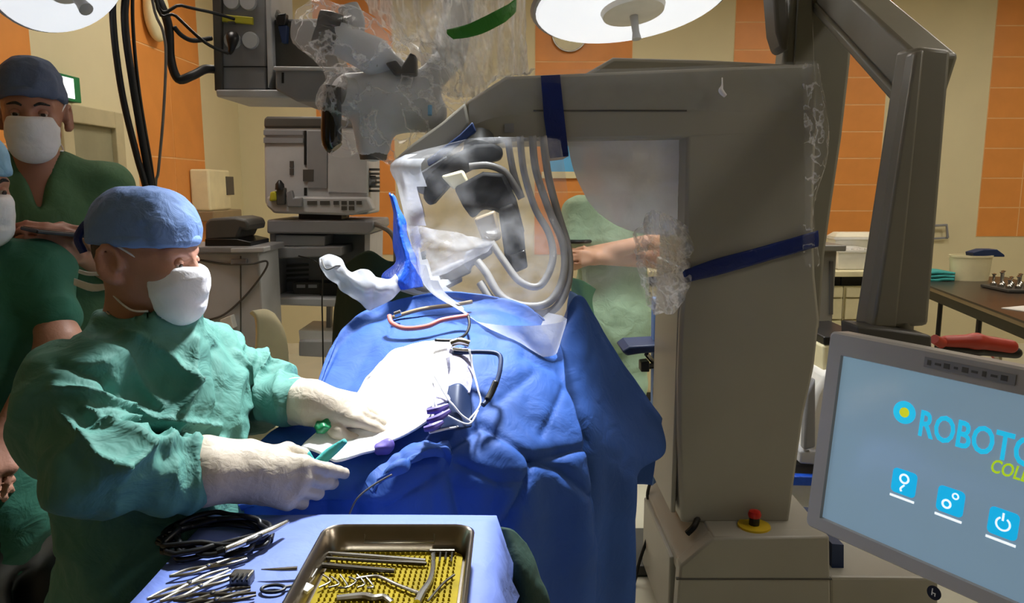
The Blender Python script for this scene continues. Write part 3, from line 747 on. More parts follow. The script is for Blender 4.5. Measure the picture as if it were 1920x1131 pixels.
# ================================================================== MICROSCOPE IN PLASTIC
MY = 2.62
t = thing('operating_microscope', 'grey operating microscope with black eyepieces under clear plastic', 'microscope', P(720, 300, MY))
b = Blob(); b.chain([P(640, 75, MY - .06), P(700, 105, MY - .05)], [.055, .06], .02); b.chain([P(700, 105, MY - .05), P(745, 135, MY)], [.055, .045], .02)
b.build('binocular_tube', 'micro', t, .008)
for k, (a_, b_, r_) in enumerate([((592, 60), (632, 78), .048), ((598, 34), (640, 48), .034)]):
    MB().tube([P(*a_, MY - .08), P((a_[0] + b_[0]) / 2, (a_[1] + b_[1]) / 2, MY - .075), P(*b_, MY - .07)], [r_ * .8, r_, r_ * .95], seg=18, smooth=3).build('eyepiece', 'black_gloss', t)
MB().tube([P(652, 12, MY - .03), P(662, 40, MY - .03), P(665, 70, MY - .03)], [.035, .04, .03], seg=16, smooth=3).build('knob', 'lgrey', t)
b = Blob(); b.ell(P(735, 185, MY), (.115, .1, .11), k=.04); b.cone(P(660, 180, MY), P(800, 210, MY), .075, .07, .05); b.cone(P(700, 240, MY), P(700, 270, MY), .07, .06, .03); b.cone(P(790, 170, MY), P(840, 110, MY + .05), .05, .05, .04)
b.build('body', 'micro', t, .011, lambda v: .003 * noise(v * 20))
MB().tube([P(625, 162, MY - .09), P(622, 200, MY - .09), P(622, 262, MY - .08), P(630, 278, MY - .08)], [.026, .032, .034, .026], seg=18).build('eyepiece', 'black_gloss', t)
MB().tube([P(640, 170, MY - .06), P(668, 176, MY - .03)], .05, seg=18, smooth=1).build('side_tube', 'lgrey', t)
MB().pp([(722, 118), (742, 112), (752, 126), (768, 98), (780, 104), (780, 140), (740, 142)], MY - .1, .05).build('clamp', 'black', t, 30, bev=.006)
MB().tube([P(806, 198, MY - .09), P(806, 216, MY - .1)], .007, smooth=1).build('blue_knob', 'skyblue', t)
MB().tube([P(700, 270, MY), P(700, 300, MY)], [.055, .045], seg=20, smooth=1).build('objective', 'dgrey', t)
MB().tube([P(840, 110, MY + .05), P(850, 60, MY + .1), P(860, -20, MY + .12), (P(860, -20, MY).x, MY + .12, ZC - .1), (P(860, -20, MY).x, MY + .12, ZC)], [.06, .06, .055, .05, .09], seg=18).build('suspension_arm', 'lgrey', t)
# plastic over it
cov = None
b = Blob(); b.ell(P(650, 75, MY - .05), (.14, .12, .105), k=.04); b.cone(P(600, 55, MY - .07), P(760, 140, MY), .08, .1, .05)
b.cone(P(640, 190, MY - .05), P(640, 270, MY - .05), .075, .05, .05); b.ell(P(740, 200, MY), (.2, .14, .15), k=.06); b.cone(P(760, 250, MY - .05), P(800, 290, MY - .1), .13, .08, .06); b.cone(P(820, 180, MY), P(860, 60, MY + .08), .13, .12, .06)
cov = b.build('plastic_cover', 'micro_cover', None, .026, lambda v: .016 * ridged(v * 9) + .008 * noise(v * 40), 0)
cov.data.polygons.foreach_set('use_smooth', [False] * len(cov.data.polygons))
tag(cov, 'crinkled clear plastic cover over the microscope head', 'plastic cover')
sheet('plastic_cover', 'long pleated clear plastic sleeve around the microscope suspension arm',
      [[(668, -30, 2.62), (760, -30, 2.5), (860, -30, 2.46), (930, -30, 2.5), (985, -30, 2.62)], [(690, 25, 2.62), (770, 40, 2.52), (870, 50, 2.48), (940, 50, 2.52), (988, 50, 2.62)],
       [(780, 110, 2.64), (830, 120, 2.55), (890, 130, 2.5), (950, 135, 2.54), (1000, 135, 2.64)], [(800, 170, 2.66), (845, 180, 2.58), (890, 180, 2.54), (945, 150, 2.56), (1000, 142, 2.66)]], 'pleat', 14, 8, .02, 20, strt=(2.2, 2.2, .15))
o = MB().patch([[P(*q) for q in r] for r in [[(838, 55, 2.45), (880, 44, 2.42), (945, 12, 2.44), (968, -2, 2.5)], [(838, 64, 2.45), (885, 58, 2.42), (945, 28, 2.44), (968, 10, 2.5)], [(850, 74, 2.45), (895, 66, 2.42), (942, 44, 2.44), (966, 22, 2.5)]]], 6, 3, lambda U, V, G: .004 * noise(G * 30)).build('green_strap', 'green', None, 60, thick=.003)
tag(o, 'green tape strap tied around the plastic sleeve', 'strap')

# ================================================================== CEILING SUPPLY PENDANT
py_ = 3.05
t = thing('supply_pendant', 'grey ceiling supply pendant with sockets and hanging equipment shelf', 'pendant', P(500, 180, py_))
MB().pp([(412, -220), (500, -220), (498, 168), (412, 168)], py_, .3).build('body', 'mgrey', t, 30, bev=.006)
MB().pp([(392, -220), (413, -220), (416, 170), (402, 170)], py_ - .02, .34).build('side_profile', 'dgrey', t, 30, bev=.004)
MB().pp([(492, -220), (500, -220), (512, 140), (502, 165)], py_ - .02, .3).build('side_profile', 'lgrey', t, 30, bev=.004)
MB().pp([(404, 168), (560, 168), (556, 184), (406, 182)], py_ - .04, .36).build('bottom_plate', 'lgrey', t, 30, bev=.006)
MB().pp([(412, 124), (500, 124), (500, 126), (412, 126)], py_ - .003, .01).build('seam', 'black', t, 0)
MB().pp([(410, 26), (474, 32), (474, 46), (412, 40)], py_ - .012, .014).build('label_strip', 'ylabel', t, 0, bev=.003)
MB().pp([(426, 40), (440, 40), (440, 45), (428, 43)], py_ - .016, .01).build('label_print', 'dgrey', t, 0)
for sx, sy in ((435, 2), (466, 4), (470, 76), (436, 76)):
    MB().lathe([(0, -.012), (.03, -.012), (.034, .0), (0, .002)], P(sx, sy, py_), (0, 1, 0), 20).build('socket', 'lgrey', t)
MB().tube([P(436, 70, py_ - .0), P(436, 72, py_ - .05), P(434, 92, py_ - .055), P(430, 100, py_ - .05)], [.024, .024, .012, .008], seg=14).build('plug', 'black', t)
MB().pp([(500, 36), (602, 34), (640, 130), (512, 128)], py_ + .02, .2).build('monitor_back', 'dgrey', t, 30, bev=.01)
MB().pp([(516, 128), (676, 128), (676, 192), (556, 190), (516, 168)], py_ - .06, .34).build('shelf_unit', 'mgrey', t, 30, bev=.008)
MB().pp([(512, 124), (680, 126), (680, 132), (512, 131)], py_ - .08, .38).build('shelf_top', 'lgrey', t, 30, bev=.004)
MB().pp([(528, 136), (532, 136), (532, 156), (528, 156)], py_ - .064, .01).build('slot', 'black', t, 0)
MB().pp([(520, 26), (536, 24), (535, 40), (533, 48), (519, 46), (517, 34)], py_ - .02, .04).build('clamp', 'black', t, 30, bev=.004)
MB().pp([(521, 48), (538, 47), (537, 80), (528, 80)], py_ - .018, .03).build('tag_holder', 'navy', t, 30, bev=.003)
MB().tube([(P(455, 0, py_).x, py_ + .15, P(455, -220, py_).z - .05), (P(455, 0, py_).x, py_ + .15, ZC)], .07, seg=16, smooth=1).build('ceiling_tube', 'white', t)
MB().tube([P(500, 10, py_ + .1), P(520, 40, py_ + .05)], .03, smooth=1).build('bracket', 'mgrey', t)
# cables
def cable(label, pts, r, m, cat='cable', name='cable', seg=8):
    o = MB().tube([P(*q) for q in pts], r, seg=seg).build(name, m, None, 180); tag(o, label, cat); return o
top = P(230, -150, 2.5)
cable('thick black hanging cable, outermost of the bundle behind the surgeon', [(222, -420, 2.5), (214, -60, 2.5), (212, 40, 2.5), (228, 170, 2.5), (256, 290, 2.5), (275, 360, 2.5), (290, 470, 2.5), (300, 640, 2.5)], .011, 'rubber')
cable('thick black hanging cable in the middle of the bundle', [(240, -420, 2.52), (238, -60, 2.52), (234, 40, 2.52), (248, 150, 2.52), (270, 280, 2.52), (284, 360, 2.52), (300, 470, 2.52), (312, 640, 2.52)], .0125, 'rubber')
cable('thin black cable on the inner side of the hanging bundle', [(254, -420, 2.54), (249, -60, 2.54), (250, 60, 2.54), (262, 180, 2.54), (282, 300, 2.54), (290, 360, 2.54), (306, 470, 2.54), (318, 640, 2.54)], .006, 'black')
cable('grey thin hose hanging beside the black cables', [(262, -420, 2.6), (282, -30, 2.6), (306, 60, 2.6), (311, 110, 2.6), (306, 220, 2.6), (297, 320, 2.6), (292, 370, 2.6), (300, 640, 2.6)], .005, 'hose')
cable('thick black hose looping into the pendant side', [(262, -420, 2.9), (270, -60, 2.9), (300, 5, 2.9), (316, 50, 2.9), (320, 110, 2.9), (334, 148, 2.9), (360, 142, 2.92), (384, 130, 2.98), (400, 130, 3.05)], .017, 'rubber')
cable('thin black cable slanting from the ceiling to the plug', [(262, -420, 2.85), (290, -10, 2.85), (330, 30, 2.87), (385, 80, 2.9), (428, 100, 2.97)], .006, 'black')
cable('thin black cable running across to the yellow label', [(258, -420, 2.86), (290, -12, 2.86), (340, 10, 2.9), (400, 24, 2.98), (440, 36, 3.03)], .006, 'black')
cable('short black cable drooping beside the pendant', [(326, 50, 2.9), (340, 66, 2.92), (362, 76, 2.95), (396, 72, 3.03)], .009, 'rubber')

# ================================================================== ANAESTHESIA CART AND CABINETS
AY = 4.0
t = thing('anaesthesia_cart', 'grey anaesthesia cart with open shelves and drawers', 'medical cart', P(600, 600, AY) * Vector((1, 1, 0)) + Vector((0, .25, 0)))
MB().pp([(500, 412), (700, 414), (702, 430), (690, 440), (500, 438)], AY - .05, .5).build('top_shelf', 'mgrey', t, 30, bev=.01)
MB().pp([(506, 438), (515, 438), (515, 566), (508, 566)], AY - .02, .4).build('side_panel', 'mgrey', t, 0)
MB().pp([(684, 438), (694, 440), (692, 570), (682, 570)], AY - .02, .4).build('side_panel', 'lgrey', t, 0)
MB().pp([(510, 438), (690, 440), (690, 566), (512, 566)], AY + .2, .2).build('back_panel', 'mgrey', t, 0)
MB().pp([(512, 440), (610, 442), (608, 462), (514, 462)], AY, .3).build('drawer', 'lgrey', t, 0, bev=.006)
MB().pp([(500, 465), (640, 463), (640, 480), (500, 486)], AY - .08, .3).build('drawer', 'mgrey', t, 0, bev=.006)
for k in range(4): MB().pp([(528, 497 + k * 9), (578, 495 + k * 9), (578, 499 + k * 9), (530, 502 + k * 9)], AY + .19, .012).build('vent_slot', 'dgrey', t, 0)
MB().pp([(548, 530), (660, 528), (660, 556), (550, 556)], AY + .1, .12).build('device_rack', 'dgrey', t, 0, bev=.005)
for k in range(4): MB().pp([(556 + k * 22, 534), (572 + k * 22, 534), (572 + k * 22, 540), (556 + k * 22, 540)], AY + .095, .01).build('display', 'lgrey', t, 0)
MB().pp([(598, 532), (632, 530), (634, 556), (600, 556)], AY + .06, .04).build('black_module', 'black', t, 0)
MB().pp([(500, 558), (700, 562), (696, 578), (504, 572)], AY - .05, .5).build('lower_shelf', 'lgrey', t, 30, bev=.008)
for x in (612, 640): MB().pp([(x, 570), (x + 8, 570), (x + 6, 780), (x - 2, 780)], AY + .1, .05).build('leg', 'mgrey', t, 0)
MB().pp([(560, 640), (640, 640), (640, 672), (560, 668)], AY - .05, .4).build('bottom_tray', 'lgrey', t, 30, bev=.006)
MB().pp([(560, 620), (636, 622), (634, 640), (562, 640)], AY, .3).build('paper_stack', 'white', t, 0)
MB().span(P(550, 0, AY).x, P(660, 0, AY).x, AY, AY + .4, .05, .12).build('base', 'dgrey', t, 0, bev=.01)
for x in (552, 655):
    for y in (AY + .03, AY + .37): MB().lathe([(0, -.02), (.05, -.02), (.05, .02), (0, .02)], (P(x, 0, AY).x, y, .05), (1, 0, 0), 16).build('caster', 'black', t)
# monitor standing on the cart
t = thing('anaesthesia_monitor', 'grey boxy anaesthesia machine standing on top of the cart', 'medical device', P(590, 410, AY) + Vector((0, .2, 0)))
MB().pp([(494, 236), (690, 238), (690, 402), (640, 404), (512, 400), (496, 380)], AY, .36).build('housing', 'lgrey', t, 30, bev=.012)
MB().pp([(494, 222), (500, 218), (690, 219), (690, 240), (494, 240)], AY - .01, .38).build('lid', 'dgrey', t, 30, bev=.012)
MB().pp([(494, 244), (568, 245), (568, 253), (494, 253)], AY - .012, .02).build('slot', 'mgrey', t, 0)
MB().pp([(494, 258), (568, 259), (568, 268), (494, 268)], AY - .012, .02).build('slot', 'mgrey', t, 0)
MB().pp([(570, 245), (574, 245), (574, 309), (570, 309)], AY - .008, .012).build('groove', 'black', t, 0)
MB().pp([(570, 352), (575, 352), (575, 367), (570, 367)], AY - .008, .012).build('groove', 'black', t, 0)
MB().pp([(577, 246), (613, 246), (613, 353), (577, 352)], AY - .01, .014).build('panel', 'mgrey', t, 0)
MB().pp([(615, 282), (688, 282), (688, 362), (615, 360)], AY - .01, .014).build('panel', 'lgrey', t, 0)
MB().pp([(568, 318), (588, 318), (588, 340), (568, 340)], AY - .012, .014).build('grille', 'dgrey', t, 0)
for yy in (302, 316): MB().pp([(543, yy), (550, yy), (550, yy + 12), (543, yy + 12)], AY - .008, .01).build('label', 'dgrey', t, 0)
MB().pp([(500, 368), (690, 370), (700, 394), (660, 404), (514, 400), (498, 386)], AY - .07, .1).build('control_ledge', 'lgrey', t, 30, bev=.012)
for k, (x, y) in enumerate([(576, 377), (600, 377), (625, 377), (640, 377), (654, 377), (668, 377), (640, 387), (654, 387)]):
    MB().pp([(x, y), (x + (18 if k < 2 else 10), y), (x + (18 if k < 2 else 10), y + 7), (x, y + 7)], AY - .076, .01).build('button', 'dgrey', t, 0)
MB().pp([(506, 360), (516, 358), (518, 376), (504, 378)], AY - .1, .05).build('yellow_cap', 'ylabel', t, 30, bev=.008)
MB().lathe([(0, 0), (.025, 0), (.022, .03), (.006, .05), (0, .05)], P(525, 356, AY - .08), (0, 0, 1), 16).build('knob', 'black', t)
MB().pp([(518, 352), (534, 352), (534, 384), (518, 384)], AY - .09, .04).build('valve_block', 'dgrey', t, 30, bev=.005)
MB().pp([(536, 360), (546, 356), (550, 372), (566, 370), (566, 388), (538, 388)], AY - .09, .04).build('valve_block', 'mgrey', t, 30, bev=.005)
for k in range(6): MB().lathe([(0, -.006), (.03, -.006), (.03, .006), (0, .006)], P(702, 318 + k * 8, AY + .05), (0, 0, 1), 16).build('fin', 'dgrey', t)
MB().tube([P(688, 340, AY + .05), P(705, 340, AY + .05)], .03, smooth=1).build('fin_hub', 'mgrey', t)
MB().pp([(560, 400), (640, 402), (640, 414), (560, 413)], AY + .08, .2).build('foot', 'dgrey', t, 0)
cable('grey hose arching down from the cart shelf', [(690, 418, 4.0), (715, 425, 3.95), (735, 440, 3.93), (742, 470, 3.95), (740, 560, 4.0), (735, 700, 4.05)], .014, 'hose', 'hose', 'hose')

# grey cabinet left of the cart
CY = 3.6
t = thing('grey_cabinet', 'light grey equipment cabinet standing behind the surgeon', 'cabinet', P(440, 600, CY) * Vector((1, 1, 0)) + Vector((0, .2, 0)))
x0, x1 = P(330, 470, CY).x, P(486, 470, CY).x; zc = P(440, 462, CY).z
MB().span(x0, x1, CY, CY + .3, .04, zc - .03).build('body', 'lgrey', t, 0, bev=.008)
MB().span(x0 - .01, x1 + .03, CY - .03, CY + .31, zc - .03, zc).build('top', 'mgrey', t, 0, bev=.006)
MB().pp([(450, 480), (452, 480), (452, 640), (450, 640)], CY - .004, .008).build('door_gap', 'dgrey', t, 0)
MB().pp([(432, 486), (462, 486), (462, 496), (432, 496)], CY - .02, .03).build('handle', 'mgrey', t, 0, bev=.004)
MB().pp([(432, 466), (495, 464), (495, 473), (432, 474)], CY - .04, .1).build('drawer_front', 'lgrey', t, 0, bev=.004)
MB().pp([(412, 600), (432, 592), (438, 616), (416, 622)], CY - .05, .06).build('paper_holder', 'white', t, 0, bev=.003)
o = MB().pp([(384, 418), (392, 410), (440, 407), (462, 412), (466, 422), (464, 434), (452, 430), (444, 448), (384, 452)], CY + .02, .26).build('printer', 'dgrey', None, 30, bev=.012)
tag(o, 'dark grey rounded device on the light grey cabinet', 'medical device')
bpy.data.objects['printer'].name = 'desktop_device'
MB().pp([(384, 448), (444, 448), (470, 454), (470, 463), (384, 463)], CY + .01, .28).build('tray', 'black', o, 30, bev=.004)
cable('thin dark cable looped on the grey cabinet front', [(376, 488, 3.592), (420, 495, 3.592), (470, 495, 3.57), (500, 490, 3.6), (495, 510, 3.59), (460, 555, 3.594), (420, 590, 3.594), (388, 600, 3.594)], .005, 'dgrey')
cable('thin black cable hanging down in front of the cart', [(560, 480, 3.86), (600, 500, 3.8), (604, 580, 3.85), (606, 700, 3.88), (606, 890, 3.9)], .004, 'black')

# cream chair behind the surgeon's arm
chy = 3.0
t = thing('plastic_chair', 'cream plastic chair with curved back behind the surgeon', 'chair', P(505, 700, chy) * Vector((1, 1, 0)))
MB().patch([[P(*q) for q in r] for r in [[(470, 585, chy - .05), (495, 582, chy), (512, 590, chy + .03)], [(480, 600, chy - .05), (512, 606, chy), (532, 625, chy + .03)], [(480, 650, chy - .05), (516, 655, chy), (540, 670, chy + .03)], [(470, 720, chy - .05), (510, 730, chy), (540, 740, chy + .03)]]], 6, 6).build('backrest', 'cream', t, 180, thick=.02)
sp = P(495, 745, chy); 
MB().span(sp.x - .2, sp.x + .18, chy - .38, chy + .02, sp.z - .06, sp.z).build('seat', 'cream', t, 0, bev=.015)
for dx in (-.17, .15):
    for dy in (-.34, -.02): MB().tube([(sp.x + dx, chy + dy, sp.z - .05), (sp.x + dx * 1.15, chy + dy, 0)], .012, smooth=1).build('leg', 'steel', t)

# dark green draped stand with leaves of a plant
o = MB().patch([[P(*q) for q in r] for r in [[(640, 500, 3.3), (690, 470, 3.28), (735, 490, 3.26), (800, 470, 3.3)], [(628, 560, 3.3), (690, 540, 3.22), (740, 550, 3.22), (800, 540, 3.3)], [(622, 640, 3.3), (690, 630, 3.2), (740, 640, 3.2), (810, 640, 3.3)], [(614, 1030, 3.3), (690, 1048, 3.2), (740, 1048, 3.2), (820, 1030, 3.3)]]], 8, 8,
               lambda U, V, G: .012 * ridged(G * np.array([9, 9, 1.5]))).build('green_drape', 'dkgreen', None, 180, thick=.01)
tag(o, 'dark green cloth hanging behind the patient drape', 'cloth')
t = thing('potted_plant', 'small leafy green plant behind the blue patient drape', 'plant', P(660, 700, 2.9) * Vector((1, 1, 0)))
MB().lathe([(0, 0), (.1, 0), (.08, P(662, 690, 2.9).z - .02), (.07, P(662, 690, 2.9).z - .02), (0, P(662, 690, 2.9).z - .03)], P(662, 720, 2.9) * Vector((1, 1, 0)), (0, 0, 1), 20).build('pot', 'dgrey', t)
for k in range(14):
    a = k * 2.4; base = P(662, 690, 2.9); tip = base + Vector((math.cos(a) * (.05 + .05 * (k % 3) / 2), math.sin(a) * .06, .06 + .05 * ((k * 7) % 5) / 4)); mid = (base + tip) / 2 + Vector((0, 0, .03))
    sd = Vector((-math.sin(a), math.cos(a), 0)) * .018
    MB().patch([[base, base, base + Vector((0, 0, .002))], [mid - sd, mid + Vector((0, 0, .004)), mid + sd], [tip, tip, tip + Vector((0, 0, .002))]], 2, 3).build('leaf', 'leaf', t, 180)

# ================================================================== BACK COUNTER AND RIGHT BENCH
KY = 5.3; kz = P(1600, 508, KY).z
xs = [P(x, 500, KY).x for x in (1148, 1260, 1372, 1484, 1590, 1700)]
o = MB().span(xs[0] - .02, xs[-1] + .02, KY - .03, KY + .62, kz - .04, kz).build('worktop', 'cream', None, 0, bev=.006)
tag(o, 'long cream worktop on the drawer cabinets along the wall', 'worktop')
wt = 'drawer cabinet under the cream worktop '
ends = ['behind the man with folded arms', 'beside the patient table', 'behind the robot column', 'beside the robot mast', 'behind the screen post']
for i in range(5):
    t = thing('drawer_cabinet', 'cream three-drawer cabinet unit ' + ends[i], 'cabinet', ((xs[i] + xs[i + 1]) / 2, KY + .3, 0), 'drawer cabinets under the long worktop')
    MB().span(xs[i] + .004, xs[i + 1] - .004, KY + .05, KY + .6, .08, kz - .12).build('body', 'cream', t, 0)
    MB().span(xs[i] + .004, xs[i + 1] - .004, KY + .1, KY + .6, kz - .12, kz - .04).build('black_band', 'black', t, 0)  # black box filling the space between worktop and drawers
    MB().span(xs[i] + .03, xs[i + 1] - .03, KY + .1, KY + .55, 0, .08).build('plinth', 'dgrey', t, 0)
    zz = [kz - .12, kz - .2, kz - .36, kz - .58, .09]
    for k in range(4):
        dr = MB().span(xs[i] + .012, xs[i + 1] - .012, KY + .02, KY + .05, zz[k + 1] + .006, zz[k] - .006).build('drawer', 'cream', t, 0, bev=.004)
        MB().span((xs[i] + xs[i + 1]) / 2 - .07, (xs[i] + xs[i + 1]) / 2 + .07, KY + .005, KY + .02, zz[k] - .05, zz[k] - .035).build('handle', 'mgrey', dr, 0)
def bin_(name, label, cat, px0, px1, py0, py1, Y, dep, m, lid=None):
    t = thing(name, label, cat, P((px0 + px1) / 2, py1, Y) + Vector((0, dep / 2, 0)))
    a, b = P(px0, py0, Y), P(px1, py1, Y)
    zt_, zb = a.z, b.z; q = MB(); e = (b.x - a.x) * .06
    def rg(x0, x1, y0, y1, z): return [(x0, y0, z), (x1, y0, z), (x1, y1, z), (x0, y1, z)]
    q.loft([rg(a.x + e, b.x - e, Y + e, Y + dep - e, zb), rg(a.x, b.x, Y, Y + dep, zt_), rg(a.x + .012, b.x - .012, Y + .012, Y + dep - .012, zt_), rg(a.x + e + .012, b.x - e - .012, Y + e + .012, Y + dep - e - .012, zb + .012)])
    q.build('tub', m, t, 0, bev=.005)
    q = MB().loft([rg(a.x - .012, b.x + .012, Y - .012, Y + dep + .012, zt_ - .012), rg(a.x - .012, b.x + .012, Y - .012, Y + dep + .012, zt_ + .004), rg(a.x + .012, b.x - .012, Y + .012, Y + dep - .012, zt_ + .004), rg(a.x + .012, b.x - .012, Y + .012, Y + dep - .012, zt_ - .012)], True)
    q.build('rim', m, t, 0)
    if lid: MB().loft([rg(a.x - .01, b.x + .01, Y - .01, Y + dep + .01, zt_ + .004), rg(a.x + .03, b.x - .03, Y + .03, Y + dep - .03, zt_ + .04)]).build('lid', lid, t, 0, bev=.008)
    return t
bin_('storage_bin', 'low white storage bin on the worktop beside the robot mast', 'bin', 1572, 1640, 470, 506, KY + .05, .35, 'white')
bin_('storage_bin', 'pale lidded storage box on the worktop behind the mast', 'bin', 1566, 1650, 446, 478, KY + .42, .15, 'white', 'trim')
for k in range(5): 
    o = MB().tube([P(1590 + k * 9, 466, KY + .2), P(1590 + k * 9, 490, KY + .2)], .012, smooth=1).build('white_bottle', 'white', None)
    tag(o, 'small white bottle standing in the storage bin', 'bottle', 'bottles in the storage bin')
# dark grey cabinet edge behind the column
o = thing('grey_trolley', 'tall dark grey trolley cabinet behind the robot column', 'trolley', P(1545, 600, 3.6) * Vector((1, 1, 0)))
MB().span(P(1520, 500, 3.6).x, P(1568, 500, 3.6).x, 3.6, 4.0, .06, P(1560, 462, 3.6).z).build('body', 'mast', o, 0, bev=.008)
MB().span(P(1515, 500, 3.6).x, P(1578, 500, 3.6).x, 3.56, 4.02, P(1560, 470, 3.6).z, P(1560, 459, 3.6).z).build('top', 'mast', o, 0, bev=.005)
MB().pp([(1557, 490), (1563, 490), (1562, 590), (1556, 590)], 3.59, .02).build('handle', 'dgrey', o, 0)
for dx in (.03, .1): MB().lathe([(0, -.015), (.04, -.015), (.04, .015), (0, .015)], (P(1520, 500, 3.6).x + dx, 3.75, .04), (1, 0, 0), 14).build('caster', 'black', o)

# white trolley and blue bar seen between column and screen
ty = 3.1
t = thing('white_trolley', 'white curved trolley with blue bar between robot and screen', 'trolley', P(1540, 900, ty) * Vector((1, 1, 0)))
MB().pp([(1548, 700), (1620, 690), (1620, 850), (1508, 850), (1514, 800), (1528, 740)], ty, .4).build('curved_cover', 'white', t, 30, bev=.02)
MB().pp([(1512, 740), (1530, 710), (1530, 840), (1508, 846)], ty - .05, .05).build('side_grip', 'mgrey', t, 30, bev=.01)
MB().pp([(1500, 846), (1640, 850), (1640, 880), (1500, 870)], ty - .03, .45).build('shelf', 'lgrey', t, 30, bev=.008)
MB().pp([(1490, 870), (1640, 880), (1640, 900), (1490, 896)], ty + .05, .3).build('drawer', 'dgrey', t, 30, bev=.005)
MB().pp([(1470, 893), (1640, 897), (1640, 914), (1470, 911)], ty - .06, .04).build('blue_bar', 'blue_wrap', t, 30, bev=.005)
MB().span(P(1495, 0, ty).x, P(1640, 0, ty).x, ty + .02, ty + .38, .1, P(1500, 905, ty).z).build('body', 'white', t, 0, bev=.01)
MB().pp([(1545, 632), (1620, 628), (1620, 645), (1545, 648)], ty + .05, .35).build('top_box', 'black', t, 30, bev=.006)
MB().pp([(1542, 648), (1620, 644), (1620, 692), (1545, 700)], ty + .05, .3).build('upper_drawer', 'cream', t, 30, bev=.01)
for dx in (.04, .3): MB().lathe([(0, -.02), (.05, -.02), (.05, .02), (0, .02)], (P(1495, 0, ty).x + dx, ty + .2, .05), (1, 0, 0), 14).build('caster', 'black', t)

# right bench
a, b = PZ(1735, 533, .9), PZ(1925, 604, .9)
u = (a - b).normalized(); nrm = Vector((-u.y, u.x, 0))
if nrm.x < 0: nrm = -nrm
b0 = b - u * .8; a0 = a + u * .6; dp = .75
t = thing('instrument_bench', 'dark-topped instrument bench with thin black legs', 'bench', (b0 + nrm * .3) * Vector((1, 1, 0)))
def q4(e, z): return [a0 + nrm * -e + Vector((0, 0, z)), b0 + nrm * -e + Vector((0, 0, z)), b0 + nrm * (dp + e) + Vector((0, 0, z)), a0 + nrm * (dp + e) + Vector((0, 0, z))]
MB().prism(q4(0, 0), (0, 0, -.012)).build('top', 'wood_dark', t, 0)
MB().prism(q4(-.002, -.012), (0, 0, -.022)).build('edge_board', 'wood_edge', t, 0)
MB().prism(q4(-.03, -.034), (0, 0, -.07)).build('black_band', 'black', t, 0)
for s_ in (.06, .8, 1.5, 2.15):
    for e_ in (.05, dp - .05):
        p = b0 + u * s_ + nrm * e_; MB().tube([(p.x, p.y, .8), (p.x, p.y, 0)], .016, smooth=1).build('leg', 'black', t)
MB().tube([b0 + u * .1 + nrm * .1 + Vector((0, 0, -.5)), a0 - u * .1 + nrm * .1 + Vector((0, 0, -.5))], .012, smooth=1).build('cross_bar', 'mgrey', t)
bz_ = .9
def bp(s_, e_, z=0): return b0 + u * s_ + nrm * e_ + Vector((0, 0, z))
p = PZ(1832, 528, bz_)
t = thing('white_tub', 'large cream plastic tub on the dark bench', 'tub', p)
MB().loft([[p + Vector((math.cos(k * PI / 12) * .15 * s_, math.sin(k * PI / 12) * .1 * s_ + .1, z)) for k in range(24)] for s_, z in ((.9, 0), (1, .17), (1.04, .17), (1.04, .185), (.95, .185), (.85, .02))]).build('tub', 'cream', t, 30)
o = MB().pp([(1825, 474), (1845, 468), (1870, 468), (1884, 478), (1884, 482), (1826, 481)], p.y + .05, .1).build('blue_bowl', 'navy', t, 30, bev=.004)
p = PZ(1764, 528, bz_)
for k in range(3):
    o = MB().patch([[p + Vector((x, y, .012 + k * .024 + .004 * math.sin(x * 30 + k))) for x in (-.09, -.03, .03, .1)] for y in (0, .08, .16, .24)], 4, 4).build('folded_towel', 'teal', None, 60, thick=.02)
    tag(o, 'folded teal towel in the stack on the dark bench', 'towel', 'folded teal towels on the bench')
p = PZ(1905, 548, bz_)
t = thing('instrument_tray', 'dark tray of small steel instruments on the bench', 'tray', p)
MB().box(p + Vector((.1, .1, .012)), (.36, .3, .02)).build('tray_base', 'dgrey', t, 0, bev=.005)
for k in range(14):
    q_ = p + Vector((-.05 + (k % 5) * .06, .0 + (k // 5) * .08, .022))
    MB().lathe([(0, 0), (.018, 0), (.02, .02), (.008, .03), (.008, .05 + .02 * (k % 3)), (.016, .06 + .02 * (k % 3)), (0, .065 + .02 * (k % 3))], q_, (0, 0, 1), 10).build('instrument', 'steel', t)
p = PZ(1915, 580, bz_)
o = MB().box(p + Vector((.04, 0, .002)), (.22, .16, .004), (0, 0, .4)).build('paper_sheet', 'white', None, 0); tag(o, 'white paper sheet on the dark bench', 'paper')
p = PZ(1757, 500, bz_)
p = P(1755, 440, 5.0); 
t = thing('wire_rack', 'grey wire rack on the wall behind the bench', 'rack', P(1757, 445, 6.97))
MB().tube([P(1738, 424, 6.95), P(1775, 422, 6.95), P(1777, 446, 6.95)], .012, smooth=1).build('frame', 'mgrey', t)
MB().tube([P(1740, 424, 6.97), P(1740, 448, 6.97), P(1777, 446, 6.97)], .01, smooth=1).build('frame', 'mgrey', t)
